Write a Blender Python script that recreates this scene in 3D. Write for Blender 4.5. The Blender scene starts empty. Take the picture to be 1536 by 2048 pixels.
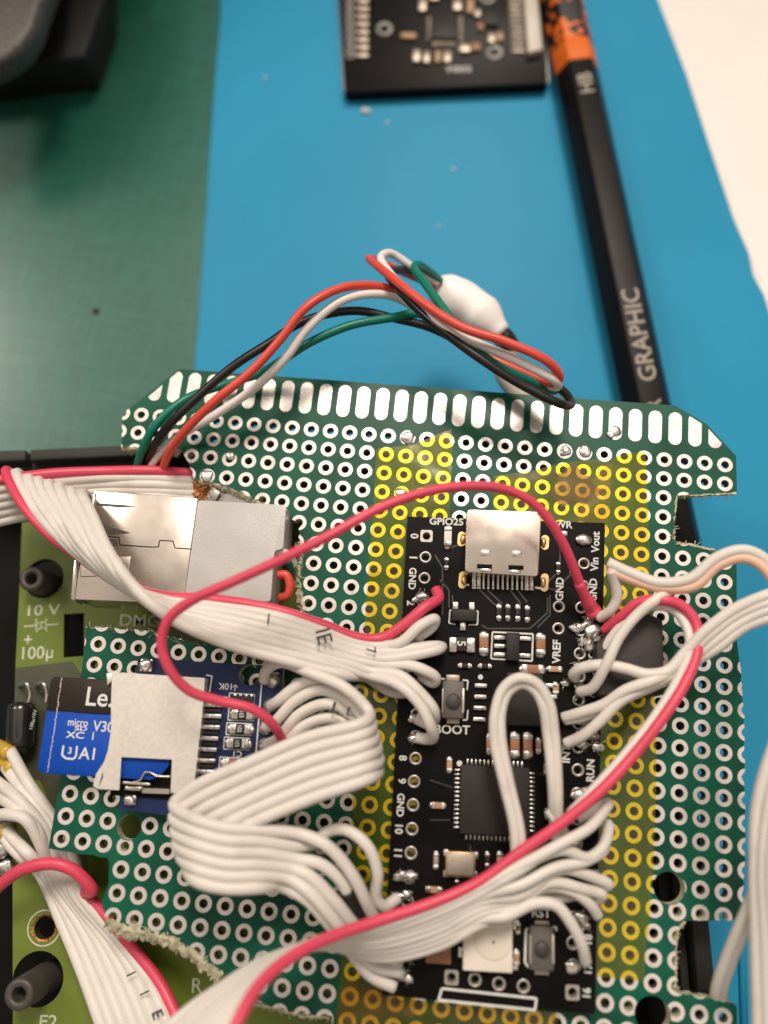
import bpy, bmesh, math, random
from mathutils import Vector, Matrix
from mathutils.geometry import delaunay_2d_cdt
random.seed(7)
scene = bpy.context.scene
COL = scene.collection
S = 0.001                      # all numbers below are millimetres, world is metres

# ------------------------------------------------------------------ camera
FPX = 1744.77
CAM = Vector((30.343, -38.893, 107.300))
RT = Matrix(((0.99390367, -0.0907461, 0.06261502),
             (0.10392143, 0.96076379, -0.2571639),
             (-0.03682162, 0.26210319, 0.96433712)))
cd = bpy.data.cameras.new('camera'); cam = bpy.data.objects.new('camera', cd); COL.objects.link(cam)
cam.matrix_world = Matrix.Translation(CAM * S) @ RT.to_4x4()
cd.sensor_fit = 'VERTICAL'; cd.sensor_height = 24; cd.sensor_width = 18
cd.lens = FPX / 2048 * 24
cd.clip_start = 0.005; cd.clip_end = 20
cd.dof.use_dof = True; cd.dof.focus_distance = 0.1075; cd.dof.aperture_fstop = 6.8
scene.camera = cam

# ------------------------------------------------------------------ world + lamps
w = bpy.data.worlds.new('World'); scene.world = w; w.use_nodes = True
nt = w.node_tree; nt.nodes.clear()
N = nt.nodes.new; L = nt.links.new
out = N('ShaderNodeOutputWorld'); bg = N('ShaderNodeBackground'); tc = N('ShaderNodeTexCoord'); sp = N('ShaderNodeSeparateXYZ')
L(tc.outputs['Generated'], sp.inputs[0])
rz = N('ShaderNodeValToRGB'); L(sp.outputs['Z'], rz.inputs[0])
e = rz.color_ramp.elements
e[0].position = 0.0; e[0].color = (.09, .075, .06, 1)
e[1].position = 1.0; e[1].color = (.72, .63, .54, 1)
for p_, c_ in ((.35, (.13, .105, .085, 1)), (.60, (.20, .165, .135, 1)), (.755, (.17, .14, .115, 1)), (.80, (.90, .79, .68, 1)), (.90, (.80, .70, .60, 1))):
    k = e.new(p_); k.color = c_
# the photographer and the phone darken the part of the room above and to the south
dot = N('ShaderNodeVectorMath'); dot.operation = 'DOT_PRODUCT'; L(tc.outputs['Generated'], dot.inputs[0])
dot.inputs[1].default_value = Vector((-.09, -.15, .985)).normalized()
rb = N('ShaderNodeValToRGB'); L(dot.outputs['Value'], rb.inputs[0])
e = rb.color_ramp.elements
e[0].position = .970; e[0].color = (1, 1, 1, 1); e[1].position = .992; e[1].color = (.22, .21, .20, 1)
mx = N('ShaderNodeMixRGB'); mx.blend_type = 'MULTIPLY'; mx.inputs[0].default_value = 1
L(rz.outputs[0], mx.inputs[1]); L(rb.outputs[0], mx.inputs[2])
L(mx.outputs[0], bg.inputs[0]); bg.inputs[1].default_value = 1.0; L(bg.outputs[0], out.inputs[0])

def area(name, loc, target, size, power, col):
    ld = bpy.data.lights.new(name, 'AREA'); ld.shape = 'DISK'; ld.size = size * S; ld.energy = power; ld.color = col
    o = bpy.data.objects.new(name, ld); COL.objects.link(o); o.location = Vector(loc) * S
    o.rotation_euler = (Vector(target) - Vector(loc)).to_track_quat('-Z', 'Y').to_euler()
area('ceiling_lamp', (60, 560, 900), (30, 0, 0), 330, 8.3, (1.0, .88, .77))
area('side_lamp', (-620, 330, 700), (30, 0, 0), 260, 2.6, (1.0, .90, .80))
scene.view_settings.view_transform = 'Standard'; scene.view_settings.look = 'None'
scene.view_settings.exposure = 0.10; scene.view_settings.gamma = 1.0

# ------------------------------------------------------------------ geometry helpers
def P(px, py, z=0.0):
    """point (mm) of the plane z seen in this place of the photograph"""
    d = RT @ Vector(((px - 768) / FPX, -(py - 1024) / FPX, -1.0))
    return CAM + d * ((z - CAM.z) / d.z)
def scl(px, py, z=0.0):
    d = RT @ Vector(((px - 768) / FPX, -(py - 1024) / FPX, -1.0))
    return ((z - CAM.z) / d.z) / FPX       # mm per pixel
def ang(px, py, z, dx, dy):
    v = P(px + dx, py + dy, z) - P(px, py, z); return math.atan2(v.y, v.x)

WL = {}
class MB:
    def __init__(s): s.v = []; s.f = []; s.sm = []; s.mi = []
    def add(s, vs, fs, smooth=False, mi=0):
        b = len(s.v); s.v += [Vector(v) for v in vs]
        for f in fs: s.f.append([i + b for i in f]); s.sm.append(smooth); s.mi.append(mi)
        return s
    def bm(s, bm, smooth=False, mi=0):
        bm.verts.index_update()
        return s.add([v.co.copy() for v in bm.verts], [[v.index for v in f.verts] for f in bm.faces], smooth, mi)
    def prism(s, poly, z0, z1, bevel=0, seg=2, mi=0, smooth=False):
        """poly: list of (x,y) mm, z0 bottom, z1 top"""
        bm = bmesh.new()
        a = [bm.verts.new((p[0], p[1], z1)) for p in poly]; c = [bm.verts.new((p[0], p[1], z0)) for p in poly]
        n = len(poly); bm.faces.new(a); bm.faces.new(c[::-1])
        for i in range(n): bm.faces.new((a[i], c[i], c[(i+1) % n], a[(i+1) % n]))
        bmesh.ops.recalc_face_normals(bm, faces=bm.faces)
        if bevel:
            bmesh.ops.bevel(bm, geom=bm.edges[:] , offset=bevel, segments=seg, profile=.5, affect='EDGES', clamp_overlap=True)
        s.bm(bm, smooth or bool(bevel), mi); bm.free(); return s
    def pprism(s, pix, z0, z1, **k):
        return s.prism([P(x, y, z1).xy for x, y in pix], z0, z1, **k)
    def box(s, c, sx, sy, z0, z1, a=0, **k):
        ca, sa = math.cos(a), math.sin(a)
        return s.prism([(c[0] + x*ca - y*sa, c[1] + x*sa + y*ca) for x, y in ((-sx/2, -sy/2), (sx/2, -sy/2), (sx/2, sy/2), (-sx/2, sy/2))], z0, z1, **k)
    def tube(s, pts, r, n=10, cap=True, mi=0):
        pts = [Vector(p) for p in pts]; m = len(pts); rr = r if isinstance(r, (list, tuple)) else [r]*m
        t0 = (pts[1]-pts[0]).normalized(); nrm = t0.orthogonal().normalized(); vs = []
        for i, p in enumerate(pts):
            t = (pts[min(i+1, m-1)] - pts[max(i-1, 0)]).normalized()
            nrm = (nrm - t * nrm.dot(t)).normalized(); b = t.cross(nrm)
            for k in range(n):
                a = 2*math.pi*k/n; vs.append(p + (nrm*math.cos(a) + b*math.sin(a))*rr[i])
        fs = [[i*n+k, i*n+(k+1) % n, (i+1)*n+(k+1) % n, (i+1)*n+k] for i in range(m-1) for k in range(n)]
        if cap: fs += [list(range(n))[::-1], [(m-1)*n+k for k in range(n)]]
        return s.add(vs, fs, True, mi)
    def lathe(s, c, prof, n=24, mi=0, smooth=True, close=False):
        """prof: list of (radius, z)"""
        vs = []; m = len(prof)
        for r, z in prof:
            for k in range(n):
                a = 2*math.pi*k/n; vs.append((c[0]+r*math.cos(a), c[1]+r*math.sin(a), z))
        fs = [[i*n+k, i*n+(k+1) % n, (i+1)*n+(k+1) % n, (i+1)*n+k] for i in range(m-1) for k in range(n)]
        if close: fs.append([(m-1)*n+k for k in range(n)])
        return s.add(vs, fs, smooth, mi)
    def blob(s, c, r, flat=.6, rough=.35, sub=3, seed=0, st=(1, 1), a=0, mi=0):
        rnd = random.Random(seed*13+5); bm = bmesh.new(); bmesh.ops.create_icosphere(bm, subdivisions=sub, radius=1)
        dirs = [(Vector((rnd.uniform(-1, 1), rnd.uniform(-1, 1), rnd.uniform(-.3, 1))).normalized(), rnd.uniform(.3, 1)) for _ in range(9)]
        ca, sa = math.cos(a), math.sin(a)
        for v in bm.verts:
            d = v.co.normalized(); k = 1.0
            for u, h in dirs: k += rough*h*max(0, d.dot(u))**10 - rough*.35*h*max(0, -d.dot(u))**5
            q = d*k; x, y = q.x*r*st[0], q.y*r*st[1]
            v.co = Vector((c[0]+x*ca-y*sa, c[1]+x*sa+y*ca, c[2]+q.z*r*flat))
        s.bm(bm, True, mi); bm.free(); return s
    def text(s, body, c, z, h, a, mi=0, ext=.01, sx=1.0, bold=0.0, mir=False):
        cu = bpy.data.curves.new('t', 'FONT'); cu.body = body; cu.size = 1; cu.align_x = 'CENTER'; cu.align_y = 'CENTER'; cu.offset = bold; cu.resolution_u = 3
        o = bpy.data.objects.new('t', cu); COL.objects.link(o); bpy.context.view_layer.update()
        me = bpy.data.meshes.new_from_object(o.evaluated_get(bpy.context.evaluated_depsgraph_get()))
        ys = [v.co.y for v in me.vertices]; k = h/max(1e-6, (max(ys)-min(ys))); my = (max(ys)+min(ys))/2
        ca, sa = math.cos(a), math.sin(a); vs = []
        for v in me.vertices:
            x, y = v.co.x*k*sx*(-1 if mir else 1), (v.co.y-my)*k
            vs.append((c[0]+x*ca-y*sa, c[1]+x*sa+y*ca, z))
        s.add(vs, [list(p.vertices) for p in me.polygons], False, mi)
        bpy.data.objects.remove(o); bpy.data.curves.remove(cu); bpy.data.meshes.remove(me); return s
    def ptext(s, body, px, py, hpx, dx, dy, z, **k):
        return s.text(body, P(px, py, z), z, hpx*scl(px, py, z), ang(px, py, z, dx, dy), **k)
    def build(s, name, mat, parent=None):
        me = bpy.data.meshes.new(name); me.from_pydata([v*S for v in s.v], [], s.f)
        for m in (mat if isinstance(mat, (list, tuple)) else [mat]): me.materials.append(m)
        me.polygons.foreach_set('use_smooth', s.sm); me.polygons.foreach_set('material_index', s.mi)
        me.update(); o = bpy.data.objects.new(name, me); COL.objects.link(o); o.parent = parent; WL[o] = Vector((0, 0, 0))
        return o
def tag(o, label=None, cat=None, group=None, kind=None):
    if label: o['label'] = label
    if cat: o['category'] = cat
    if group: o['group'] = group
    if kind: o['kind'] = kind
    return o
def thing(name, label, cat, group=None):
    o = bpy.data.objects.new(name, None); COL.objects.link(o); o.empty_display_size = .002; WL[o] = None
    return tag(o, label, cat, group)
def spline(pts, k=7):
    """centripetal-ish Catmull-Rom"""
    p = [Vector(q) for q in pts]; p = [p[0]*2-p[1]] + p + [p[-1]*2-p[-2]]; r = []
    for i in range(1, len(p)-2):
        a, b, c, d = p[i-1:i+3]
        t0 = 0; t1 = t0+max(1e-3, (b-a).length)**.5; t2 = t1+max(1e-3, (c-b).length)**.5; t3 = t2+max(1e-3, (d-c).length)**.5
        for j in range(k):
            t = t1+(t2-t1)*j/k
            A1 = a*((t1-t)/(t1-t0))+b*((t-t0)/(t1-t0)); A2 = b*((t2-t)/(t2-t1))+c*((t-t1)/(t2-t1)); A3 = c*((t3-t)/(t3-t2))+d*((t-t2)/(t3-t2))
            B1 = A1*((t2-t)/(t2-t0))+A2*((t-t0)/(t2-t0)); B2 = A2*((t3-t)/(t3-t1))+A3*((t-t1)/(t3-t1))
            r.append(B1*((t2-t)/(t2-t1))+B2*((t-t1)/(t2-t1)))
    r.append(p[-2]); return r
def PW(l): return [P(*q) for q in l]

# ------------------------------------------------------------------ materials
M = {}
def mat(name, col, rough=.5, metal=0., nscale=0, namt=0., bump=0., bscale=0, spec=.5, coat=0., col2=None, trans=0., stretch=None, rvar=0., sheen=0, detail=4, bdist=.00005, thr=None):
    m = bpy.data.materials.new(name); m.use_nodes = True; n = m.node_tree.nodes; l = m.node_tree.links
    b = n['Principled BSDF']; b.inputs['Base Color'].default_value = (*col, 1); b.inputs['Roughness'].default_value = rough
    b.inputs['Metallic'].default_value = metal; b.inputs['Specular IOR Level'].default_value = spec
    b.inputs['Coat Weight'].default_value = coat; b.inputs['Coat Roughness'].default_value = .15
    b.inputs['Transmission Weight'].default_value = trans
    g = n.new('ShaderNodeNewGeometry'); src = g.outputs['Position']
    if stretch:
        mp = n.new('ShaderNodeMapping'); mp.inputs['Scale'].default_value = stretch; l.new(src, mp.inputs[0]); src = mp.outputs[0]
    if nscale:
        t = n.new('ShaderNodeTexNoise'); t.inputs['Scale'].default_value = nscale; t.inputs['Detail'].default_value = detail; l.new(src, t.inputs['Vector'])
        r = n.new('ShaderNodeValToRGB'); l.new(t.outputs[0], r.inputs[0])
        lo, hi = thr or (.3, .7)
        r.color_ramp.elements[0].position = lo; r.color_ramp.elements[1].position = hi
        c2 = col2 or tuple(min(1, c*(1+namt)) for c in col); c1 = col if col2 else tuple(c*(1-namt) for c in col)
        r.color_ramp.elements[0].color = (*c1, 1); r.color_ramp.elements[1].color = (*c2, 1)
        l.new(r.outputs[0], b.inputs['Base Color'])
        if rvar:
            mr = n.new('ShaderNodeMapRange'); mr.inputs['To Min'].default_value = rough-rvar; mr.inputs['To Max'].default_value = rough+rvar
            mr.inputs['From Min'].default_value = .3; mr.inputs['From Max'].default_value = .7
            l.new(t.outputs[0], mr.inputs[0]); l.new(mr.outputs[0], b.inputs['Roughness'])
    if bump:
        t2 = n.new('ShaderNodeTexNoise'); t2.inputs['Scale'].default_value = bscale or nscale; t2.inputs['Detail'].default_value = 3; l.new(src, t2.inputs['Vector'])
        bp = n.new('ShaderNodeBump'); bp.inputs['Strength'].default_value = bump; bp.inputs['Distance'].default_value = bdist
        l.new(t2.outputs[0], bp.inputs['Height']); l.new(bp.outputs[0], b.inputs['Normal'])
    M[name] = m; return m
mat('table_white', (.80, .75, .71), .5, nscale=60, namt=.02)
mat('blue_silicone', (.026, .275, .475), .55, nscale=25, namt=.07, bump=.25, bscale=1500, spec=.16, rvar=.08)
mat('green_mask', (.002, .078, .046), .34, nscale=110, namt=.35, rvar=.06, bump=.06, bscale=400, spec=.22)
mat('fibreglass', (.66, .62, .45), .7, nscale=900, col2=(.34, .33, .20), bump=.8, bscale=1500, bdist=.0002)
mat('tin', (.84, .79, .745), .27, .72, nscale=500, col2=(.62, .575, .53), thr=(.48, .80), rvar=.09, bump=.15, bscale=900)
mat('tin_worn', (.80, .76, .72), .30, .7, nscale=300, col2=(.42, .38, .36), rvar=.1, bump=.25, bscale=900, thr=(.42, .75), stretch=(1, .35, 1))
mat('barrel', (.20, .18, .16), .4, .6)
mat('sensor_metal', (.40, .34, .27), .4, .5, nscale=900, namt=.3)
mat('tin_dull', (.42, .39, .36), .35, .6)
mat('solder', (.60, .57, .54), .30, .9, nscale=1500, namt=.3, rvar=.1, bump=.5, bscale=1400, bdist=.00008)
mat('black_mask', (.0055, .0042, .004), .38, nscale=150, namt=.4, spec=.09, bump=.05, bscale=700)
mat('silk', (.62, .63, .60), .6, nscale=3000, namt=.12)
mat('silk_grey', (.50, .53, .42), .6, nscale=2500, namt=.2)
mat('chip', (.019, .015, .014), .55, spec=.3, nscale=2500, namt=.15, bump=.2, bscale=4000, bdist=.00002)
mat('black_cover', (.030, .024, .021), .6, nscale=900, namt=.2, bump=.25, bscale=2500)
mat('steel', (.57, .515, .455), .25, .95, nscale=400, namt=.03, rvar=.03, bump=.05, bscale=2500, bdist=.00001)
mat('steel_matt', (.74, .70, .64), .38, .75, nscale=2200, namt=.07, bump=.18, bscale=2600, bdist=.00003)
mat('gold', (.62, .42, .20), .35, .9)
mat('cap_brown', (.30, .13, .055), .5, nscale=2000, namt=.2)
mat('cap_tan', (.42, .25, .13), .5)
mat('crystal_lid', (.40, .34, .28), .4, .5, nscale=900, namt=.1)
mat('led_white', (.78, .70, .62), .4, nscale=300, namt=.03)
mat('led_lens', (.70, .64, .54), .25, coat=.4)
mat('button_grey', (.10, .088, .078), .5, nscale=1500, namt=.1)
mat('button_dark', (.045, .040, .037), .55)
mat('olive_mask', (.130, .180, .022), .38, spec=.25, nscale=90, namt=.10, rvar=.05, coat=.25)
mat('dark_olive', (.055, .058, .030), .45, nscale=200, namt=.2)
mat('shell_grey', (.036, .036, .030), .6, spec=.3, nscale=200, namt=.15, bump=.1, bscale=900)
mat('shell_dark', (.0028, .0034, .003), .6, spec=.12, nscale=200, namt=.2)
mat('post_grey', (.06, .052, .045), .45, nscale=500, namt=.2, bump=.2, bscale=900)
mat('blue_mask', (.007, .018, .075), .36, nscale=160, namt=.25, spec=.3)
mat('card_blue', (.006, .068, .42), .55, spec=.2, nscale=2500, namt=.06, bump=.1, bscale=3000)
mat('card_black', (.028, .020, .017), .55, spec=.3, nscale=2500, namt=.08)
mat('print_white', (.66, .67, .66), .5)
mat('ribbon_white', (.69, .655, .605), .45, nscale=260, col2=(.53, .495, .44), thr=(.55, .85), rvar=.08, spec=.4, bump=.3, bscale=500, bdist=.0001)
mat('ribbon_red', (.68, .065, .12), .40, nscale=150, namt=.06, spec=.5)
mat('ribbon_peach', (.78, .50, .36), .42)
mat('wire_red', (.68, .075, .05), .38, nscale=150, namt=.05)
mat('wire_white', (.78, .75, .73), .38, nscale=150, namt=.03)
mat('wire_black', (.010, .009, .009), .35, nscale=150, namt=.3)
mat('wire_green', (.0, .17, .115), .38, nscale=150, namt=.06)
mat('print_black', (.02, .016, .015), .6)
mat('heat_white', (.90, .87, .84), .5, nscale=200, namt=.04, bump=.4, bscale=250, bdist=.0004)
mat('heat_black', (.012, .011, .011), .45)
mat('cream', (.52, .47, .40), .45, nscale=200, namt=.06)
mat('plug_plastic', (.80, .79, .76), .30, nscale=220, col2=(.68, .68, .65), bump=.6, bscale=2600, bdist=.00005, trans=.35, coat=.2)
mat('pencil_black', (.006, .005, .0048), .42, nscale=300, namt=.3, spec=.16)
mat('pencil_orange', (.70, .14, .015), .5, spec=.2)
mat('foil', (.28, .27, .25), .35, .4)
mat('foil_grey', (.14, .125, .115), .5, .4, nscale=1500, col2=(.07, .065, .06), bump=.4, bscale=2500, bdist=.00005)
mat('tool_black', (.010, .010, .010), .6)
mat('copper', (.55, .24, .08), .35, .9, nscale=3000, col2=(.20, .10, .05), bump=.8, bscale=3500, bdist=.0002)
mat('flux', (.16, .11, .03), .15, coat=.8)
mat('dust', (.6, .58, .55), .8)
mat('yellow_sleeve', (.55, .35, .05), .4)
mat('electro_black', (.014, .013, .013), .25, nscale=300, namt=.3, coat=.6)
# pencil speckles
mat('pencil_speckle', (.006, .005, .005), .45, nscale=420, col2=(.74, .15, .02), detail=2, thr=(.53, .55), spec=.2)
# green cutting mat with a fine woven ruling
m = mat('cutting_mat', (.016, .12, .085), .30, spec=.55, coat=.2)
n = m.node_tree.nodes; l = m.node_tree.links; b = n['Principled BSDF']; g = n['Geometry'] if 'Geometry' in n else n.new('ShaderNodeNewGeometry')
mp = n.new('ShaderNodeMapping'); mp.inputs['Rotation'].default_value = (0, 0, .08); l.new(g.outputs['Position'], mp.inputs[0])
acc = None
for k, (ax, sc) in enumerate((('X', 420), ('Y', 420))):
    st = n.new('ShaderNodeMapping'); st.inputs['Scale'].default_value = (1, .06, 1) if ax == 'X' else (.06, 1, 1); l.new(mp.outputs[0], st.inputs[0])
    nn = n.new('ShaderNodeTexNoise'); nn.inputs['Scale'].default_value = 2400; nn.inputs['Detail'].default_value = 2; l.new(st.outputs[0], nn.inputs['Vector'])
    if acc is None: acc = nn.outputs[0]
    else:
        ad = n.new('ShaderNodeMath'); ad.operation = 'ADD'; l.new(acc, ad.inputs[0]); l.new(nn.outputs[0], ad.inputs[1]); acc = ad.outputs[0]
r = n.new('ShaderNodeValToRGB'); r.color_ramp.elements[0].position = .35; r.color_ramp.elements[1].position = .68
r.color_ramp.elements[0].color = (.009, .090, .064, 1); r.color_ramp.elements[1].color = (.020, .135, .098, 1)
dv = n.new('ShaderNodeMath'); dv.operation = 'MULTIPLY'; dv.inputs[1].default_value = .5; l.new(acc, dv.inputs[0]); l.new(dv.outputs[0], r.inputs[0]); l.new(r.outputs[0], b.inputs['Base Color'])
bp = n.new('ShaderNodeBump'); bp.inputs['Strength'].default_value = .5; bp.inputs['Distance'].default_value = .00006; l.new(dv.outputs[0], bp.inputs['Height']); l.new(bp.outputs[0], b.inputs['Normal'])
# yellow polyimide tape: a tinted clear film with a glossy face
def tape_mat(name, tint, body, k):
    m = bpy.data.materials.new(name); m.use_nodes = True; n = m.node_tree.nodes; l = m.node_tree.links; n.clear()
    o = n.new('ShaderNodeOutputMaterial'); tr = n.new('ShaderNodeBsdfTransparent'); df = n.new('ShaderNodeBsdfDiffuse'); gl = n.new('ShaderNodeBsdfGlossy')
    tr.inputs[0].default_value = (*tint, 1); df.inputs[0].default_value = (*body, 1); gl.inputs[0].default_value = (1, .95, .85, 1); gl.inputs['Roughness'].default_value = .16
    g = n.new('ShaderNodeNewGeometry'); t = n.new('ShaderNodeTexNoise'); t.inputs['Scale'].default_value = 160; l.new(g.outputs['Position'], t.inputs['Vector'])
    bp = n.new('ShaderNodeBump'); bp.inputs['Strength'].default_value = .5; bp.inputs['Distance'].default_value = .0004; l.new(t.outputs[0], bp.inputs['Height']); l.new(bp.outputs[0], gl.inputs['Normal'])
    t2 = n.new('ShaderNodeTexNoise'); t2.inputs['Scale'].default_value = 420; l.new(g.outputs['Position'], t2.inputs['Vector'])
    mr = n.new('ShaderNodeMapRange'); mr.inputs['From Min'].default_value = .4; mr.inputs['From Max'].default_value = .75; mr.inputs['To Min'].default_value = k; mr.inputs['To Max'].default_value = k*1.9; l.new(t2.outputs[0], mr.inputs[0])
    m1 = n.new('ShaderNodeMixShader'); l.new(mr.outputs[0], m1.inputs[0]); l.new(tr.outputs[0], m1.inputs[1]); l.new(df.outputs[0], m1.inputs[2])
    m2 = n.new('ShaderNodeMixShader'); m2.inputs[0].default_value = .06; l.new(m1.outputs[0], m2.inputs[1]); l.new(gl.outputs[0], m2.inputs[2]); l.new(m2.outputs[0], o.inputs[0])
    M[name] = m
tape_mat('tape_yellow', (1, .90, .13), (.40, .28, .03), .05)
tape_mat('flux_film', (.78, .66, .34), (.26, .17, .04), .22)
tape_mat('tape_amber', (.90, .72, .12), (.26, .15, .03), .09)

# ------------------------------------------------------------------ setting: table and mats
ZM = -22.0
tag(MB().prism([(-900, -900), (900, -900), (900, 900), (-900, 900)], -34, -24.05).build('table', M['table_white']), kind='structure')
bl = [P(x, y, ZM).xy for x, y in ((447, -260), (440, 30), (425, 200), (412, 400), (398, 600), (388, 740), (360, 1200), (330, 2600), (2600, 2600), (1720, 1200), (1600, 800), (1545, 640), (1530, 590), (1508, 550), (1499, 505), (1470, 440), (1420, 290), (1375, 150), (1318, 0), (1230, -260))]
t = thing('silicone_mat', 'bright blue silicone work mat lying on the white table', 'mat')
MB().prism(bl, -24.0, ZM, bevel=.35).build('mat_sheet', M['blue_silicone'], t)
b_ = MB()
for o_ in (0, 26): b_.tube([P(1476+o_, 1700, ZM), P(1481+o_, 1850, ZM), P(1490+o_, 2120, ZM)], .55, 8)
b_.build('raised_rib', M['blue_silicone'], t)
gr = [(v.x-.05, v.y) for v in bl[:8]]+[P(x, y, -23.2).xy for x, y in ((-2600, 2600), (-2600, -700))]+[(bl[0].x-.05, P(440, -700, -23.2).y)]
tag(MB().prism(gr, -24.0, -23.2).build('cutting_mat', M['cutting_mat']), 'dark green cutting mat with a fine woven ruling, left of the blue mat', 'mat')
tag(MB().blob(P(192, 622, -23.1), .55, .5, .4, 2, 3).build('crumb', M['tool_black']), 'small dark crumb lying on the green cutting mat', 'crumb', 'crumbs on the mats')
for k, (x, y, s_) in enumerate(((733, 222, .75), (775, 245, .3), (532, 155, .25), (905, 338, .32), (877, 452, .2))):
    tag(MB().blob(P(x, y, ZM+.15), s_, .3, .9, 2, 20+k, st=(1, .7), a=k).build('crumb', M['dust']),
        ['large pale crumb on the blue mat just below the blurred black board', 'small pale crumb right beside the large pale one', 'tiny pale crumb on the blue mat left of the black board',
         'pale crumb on the open blue mat between black board and wires', 'faint pale crumb midway between the pencil and the wire loop'][k], 'crumb', 'crumbs on the mats')

# ------------------------------------------------------------------ console shell and its circuit board
t = thing('console_shell', 'dark grey plastic half shell that holds the green circuit board', 'shell')
zs = -5.0
outer = [P(x, y, zs) for x, y in ((-160, 905), (0, 902), (385, 884), (1322, 868), (1432, 1985), (1452, 2300), (-160, 2300))]
def wall(mb, a, b, th, z0, z1, **k):
    d = (b-a).to_2d().normalized(); nn = Vector((-d.y, d.x))*th
    return mb.prism([a.xy, b.xy, (b.xy-nn), (a.xy-nn)], z0, z1, **k)
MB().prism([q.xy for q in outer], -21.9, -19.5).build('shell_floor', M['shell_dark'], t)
wm = MB(); wall(wm, outer[2], outer[3], 2.0, -19.5, zs, bevel=.25)
wall(wm, P(60, 899, zs), P(384.5, 884, zs), 1.6, -19.5, zs, bevel=.25); wall(wm, outer[0], P(52, 899.5, zs), 1.6, -19.5, zs, bevel=.25)
wall(wm, P(-160, 930, zs-2), P(385, 908, zs-2), 1.2, -19.5, zs-2.5, bevel=.2)
wall(wm, outer[3], outer[4], 2.0, -19.5, zs, bevel=.25); wall(wm, outer[4], outer[5], 2.0, -19.5, zs, bevel=.25)
wall(wm, P(1290, 900, zs-2), P(1408, 2290, zs-2), 1.0, -19.5, zs-2.2, bevel=.2); wall(wm, P(1272, 900, zs-4), P(1386, 2290, zs-4), 1.6, -19.5, zs-4, bevel=.2)
wm.build('shell_wall', M['shell_grey'], t)
zp = -9.0
for (x, y, r_, zt) in ((62, 1157, 1.65, -5.5), (37, 1990, 1.75, -4.0)):
    c = P(x, y, zt)
    MB().lathe(c, [(r_*1.15, -19.5), (r_*1.02, zt-.3), (r_*.9, zt), (r_*.5, zt), (r_*.45, zt-.3), (r_*.40, zt-3.5), (0.02, zt-3.5)], 28).build('screw_post', M['post_grey'], t)
# region mesher: outline minus holes
def inside(p, poly):
    r = False; j = len(poly)-1
    for i in range(len(poly)):
        a, b = poly[i], poly[j]
        if (a[1] > p[1]) != (b[1] > p[1]) and p[0] < (b[0]-a[0])*(p[1]-a[1])/(b[1]-a[1])+a[0]: r = not r
        j = i
    return r
def circ(c, r, n=20, ph=0): return [(c[0]+r*math.cos(2*math.pi*(k+ph)/n), c[1]+r*math.sin(2*math.pi*(k+ph)/n)) for k in range(n)]
def plate(outline, loops, test, z0, z1, mi_top=0, mi_side=1):
    vs = []; ed = []
    for lp in [outline]+loops:
        b = len(vs); vs += [Vector(p) for p in lp]; ed += [(b+i, b+(i+1) % len(lp)) for i in range(len(lp))]
    ov, oe, of, *_ = delaunay_2d_cdt(vs, ed, [], 0, 1e-5)
    keep = []
    for f in of:
        c = sum((ov[i] for i in f), Vector((0, 0)))/3
        if inside(c, outline) and test(c): keep.append(list(f))
    n = len(ov); mb = MB(); cnt = {}
    for f in keep:
        a = ov[f[0]]; b = ov[f[1]]; c = ov[f[2]]
        if (b-a).cross(c-a) < 0: f.reverse()
        for i in range(3): cnt[(f[i], f[(i+1) % 3])] = 1
    mb.v = [Vector((v.x, v.y, z1)) for v in ov]+[Vector((v.x, v.y, z0)) for v in ov]
    for f in keep: mb.f.append(f); mb.f.append([i+n for i in reversed(f)]); mb.mi += [mi_top, mi_top]; mb.sm += [False, False]
    for (a, b) in cnt:
        if (b, a) not in cnt: mb.f.append([a, a+n, b+n, b]); mb.mi.append(mi_side); mb.sm.append(False)
    used = sorted({i for f in mb.f for i in f}); mp_ = {u: i for i, u in enumerate(used)}
    mb.v = [mb.v[u] for u in used]; mb.f = [[mp_[i] for i in f] for f in mb.f]
    return mb
t = thing('console_circuit_board', 'olive green circuit board with white lettering in the grey shell under the drilled board', 'circuit board')
ol = [P(x, y, zp).xy for x, y in ((44, 1045), (38, 1200), (31, 1330), (25, 1700), (26, 2200), (1270, 2200), (1200, 1000), (700, 980))]
hl = [circ(P(88, 1157, zp), 2.75, 36), circ(P(76, 1958, zp), 3.15, 36), circ(P(90, 1856, zp), 1.35, 28), [P(x, y, zp).xy for x, y in ((128, 1228), (168, 1226), (168, 1312), (127, 1315))]]
plate(ol, hl, lambda c: not any(inside(c, h) for h in hl), zp-1.4, zp).build('board', [M['olive_mask'], M['dark_olive']], t)
sk = MB(); z = zp+.02
sk.ptext('10 V', 84, 1220, 22, 1, -.03, z, bold=.01, sx=1.25); sk.ptext('+', 56, 1279, 17, 1, -.03, z, bold=.01); sk.ptext('100µ', 73, 1308, 31, 1, -.05, z, bold=.01)
sk.ptext('DMG-', 285, 1241, 24, 1, .02, z, bold=.005, sx=1.1); sk.ptext('R', 393, 1971, 27, 1, .02, z, bold=.01); sk.ptext('F2', 96, 2043, 24, 1, .02, z, bold=.01, sx=1.2)
for a, b in (((48, 1253), (72, 1251)), ((93, 1250), (118, 1248)), ((72, 1238), (74, 1264)), ((92, 1237), (93, 1263)), ((70, 1246), (94, 1244)), ((70, 1258), (95, 1256)), ((78, 1244), (86, 1258))):
    p, q = P(*a, z), P(*b, z); d = q-p; sk.box(((p+q)/2).xy, d.length, .16, zp+.001, z, math.atan2(d.y, d.x))
sk.build('lettering', M['silk_grey'], t)
q = P(88, 1856, zp)
MB().lathe(q, [(1.95, zp+.002), (1.95, zp+.02), (2.12, zp+.02), (2.12, zp+.002)], 40, smooth=False).build('silk_ring', M['silk_grey'], t)
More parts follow.
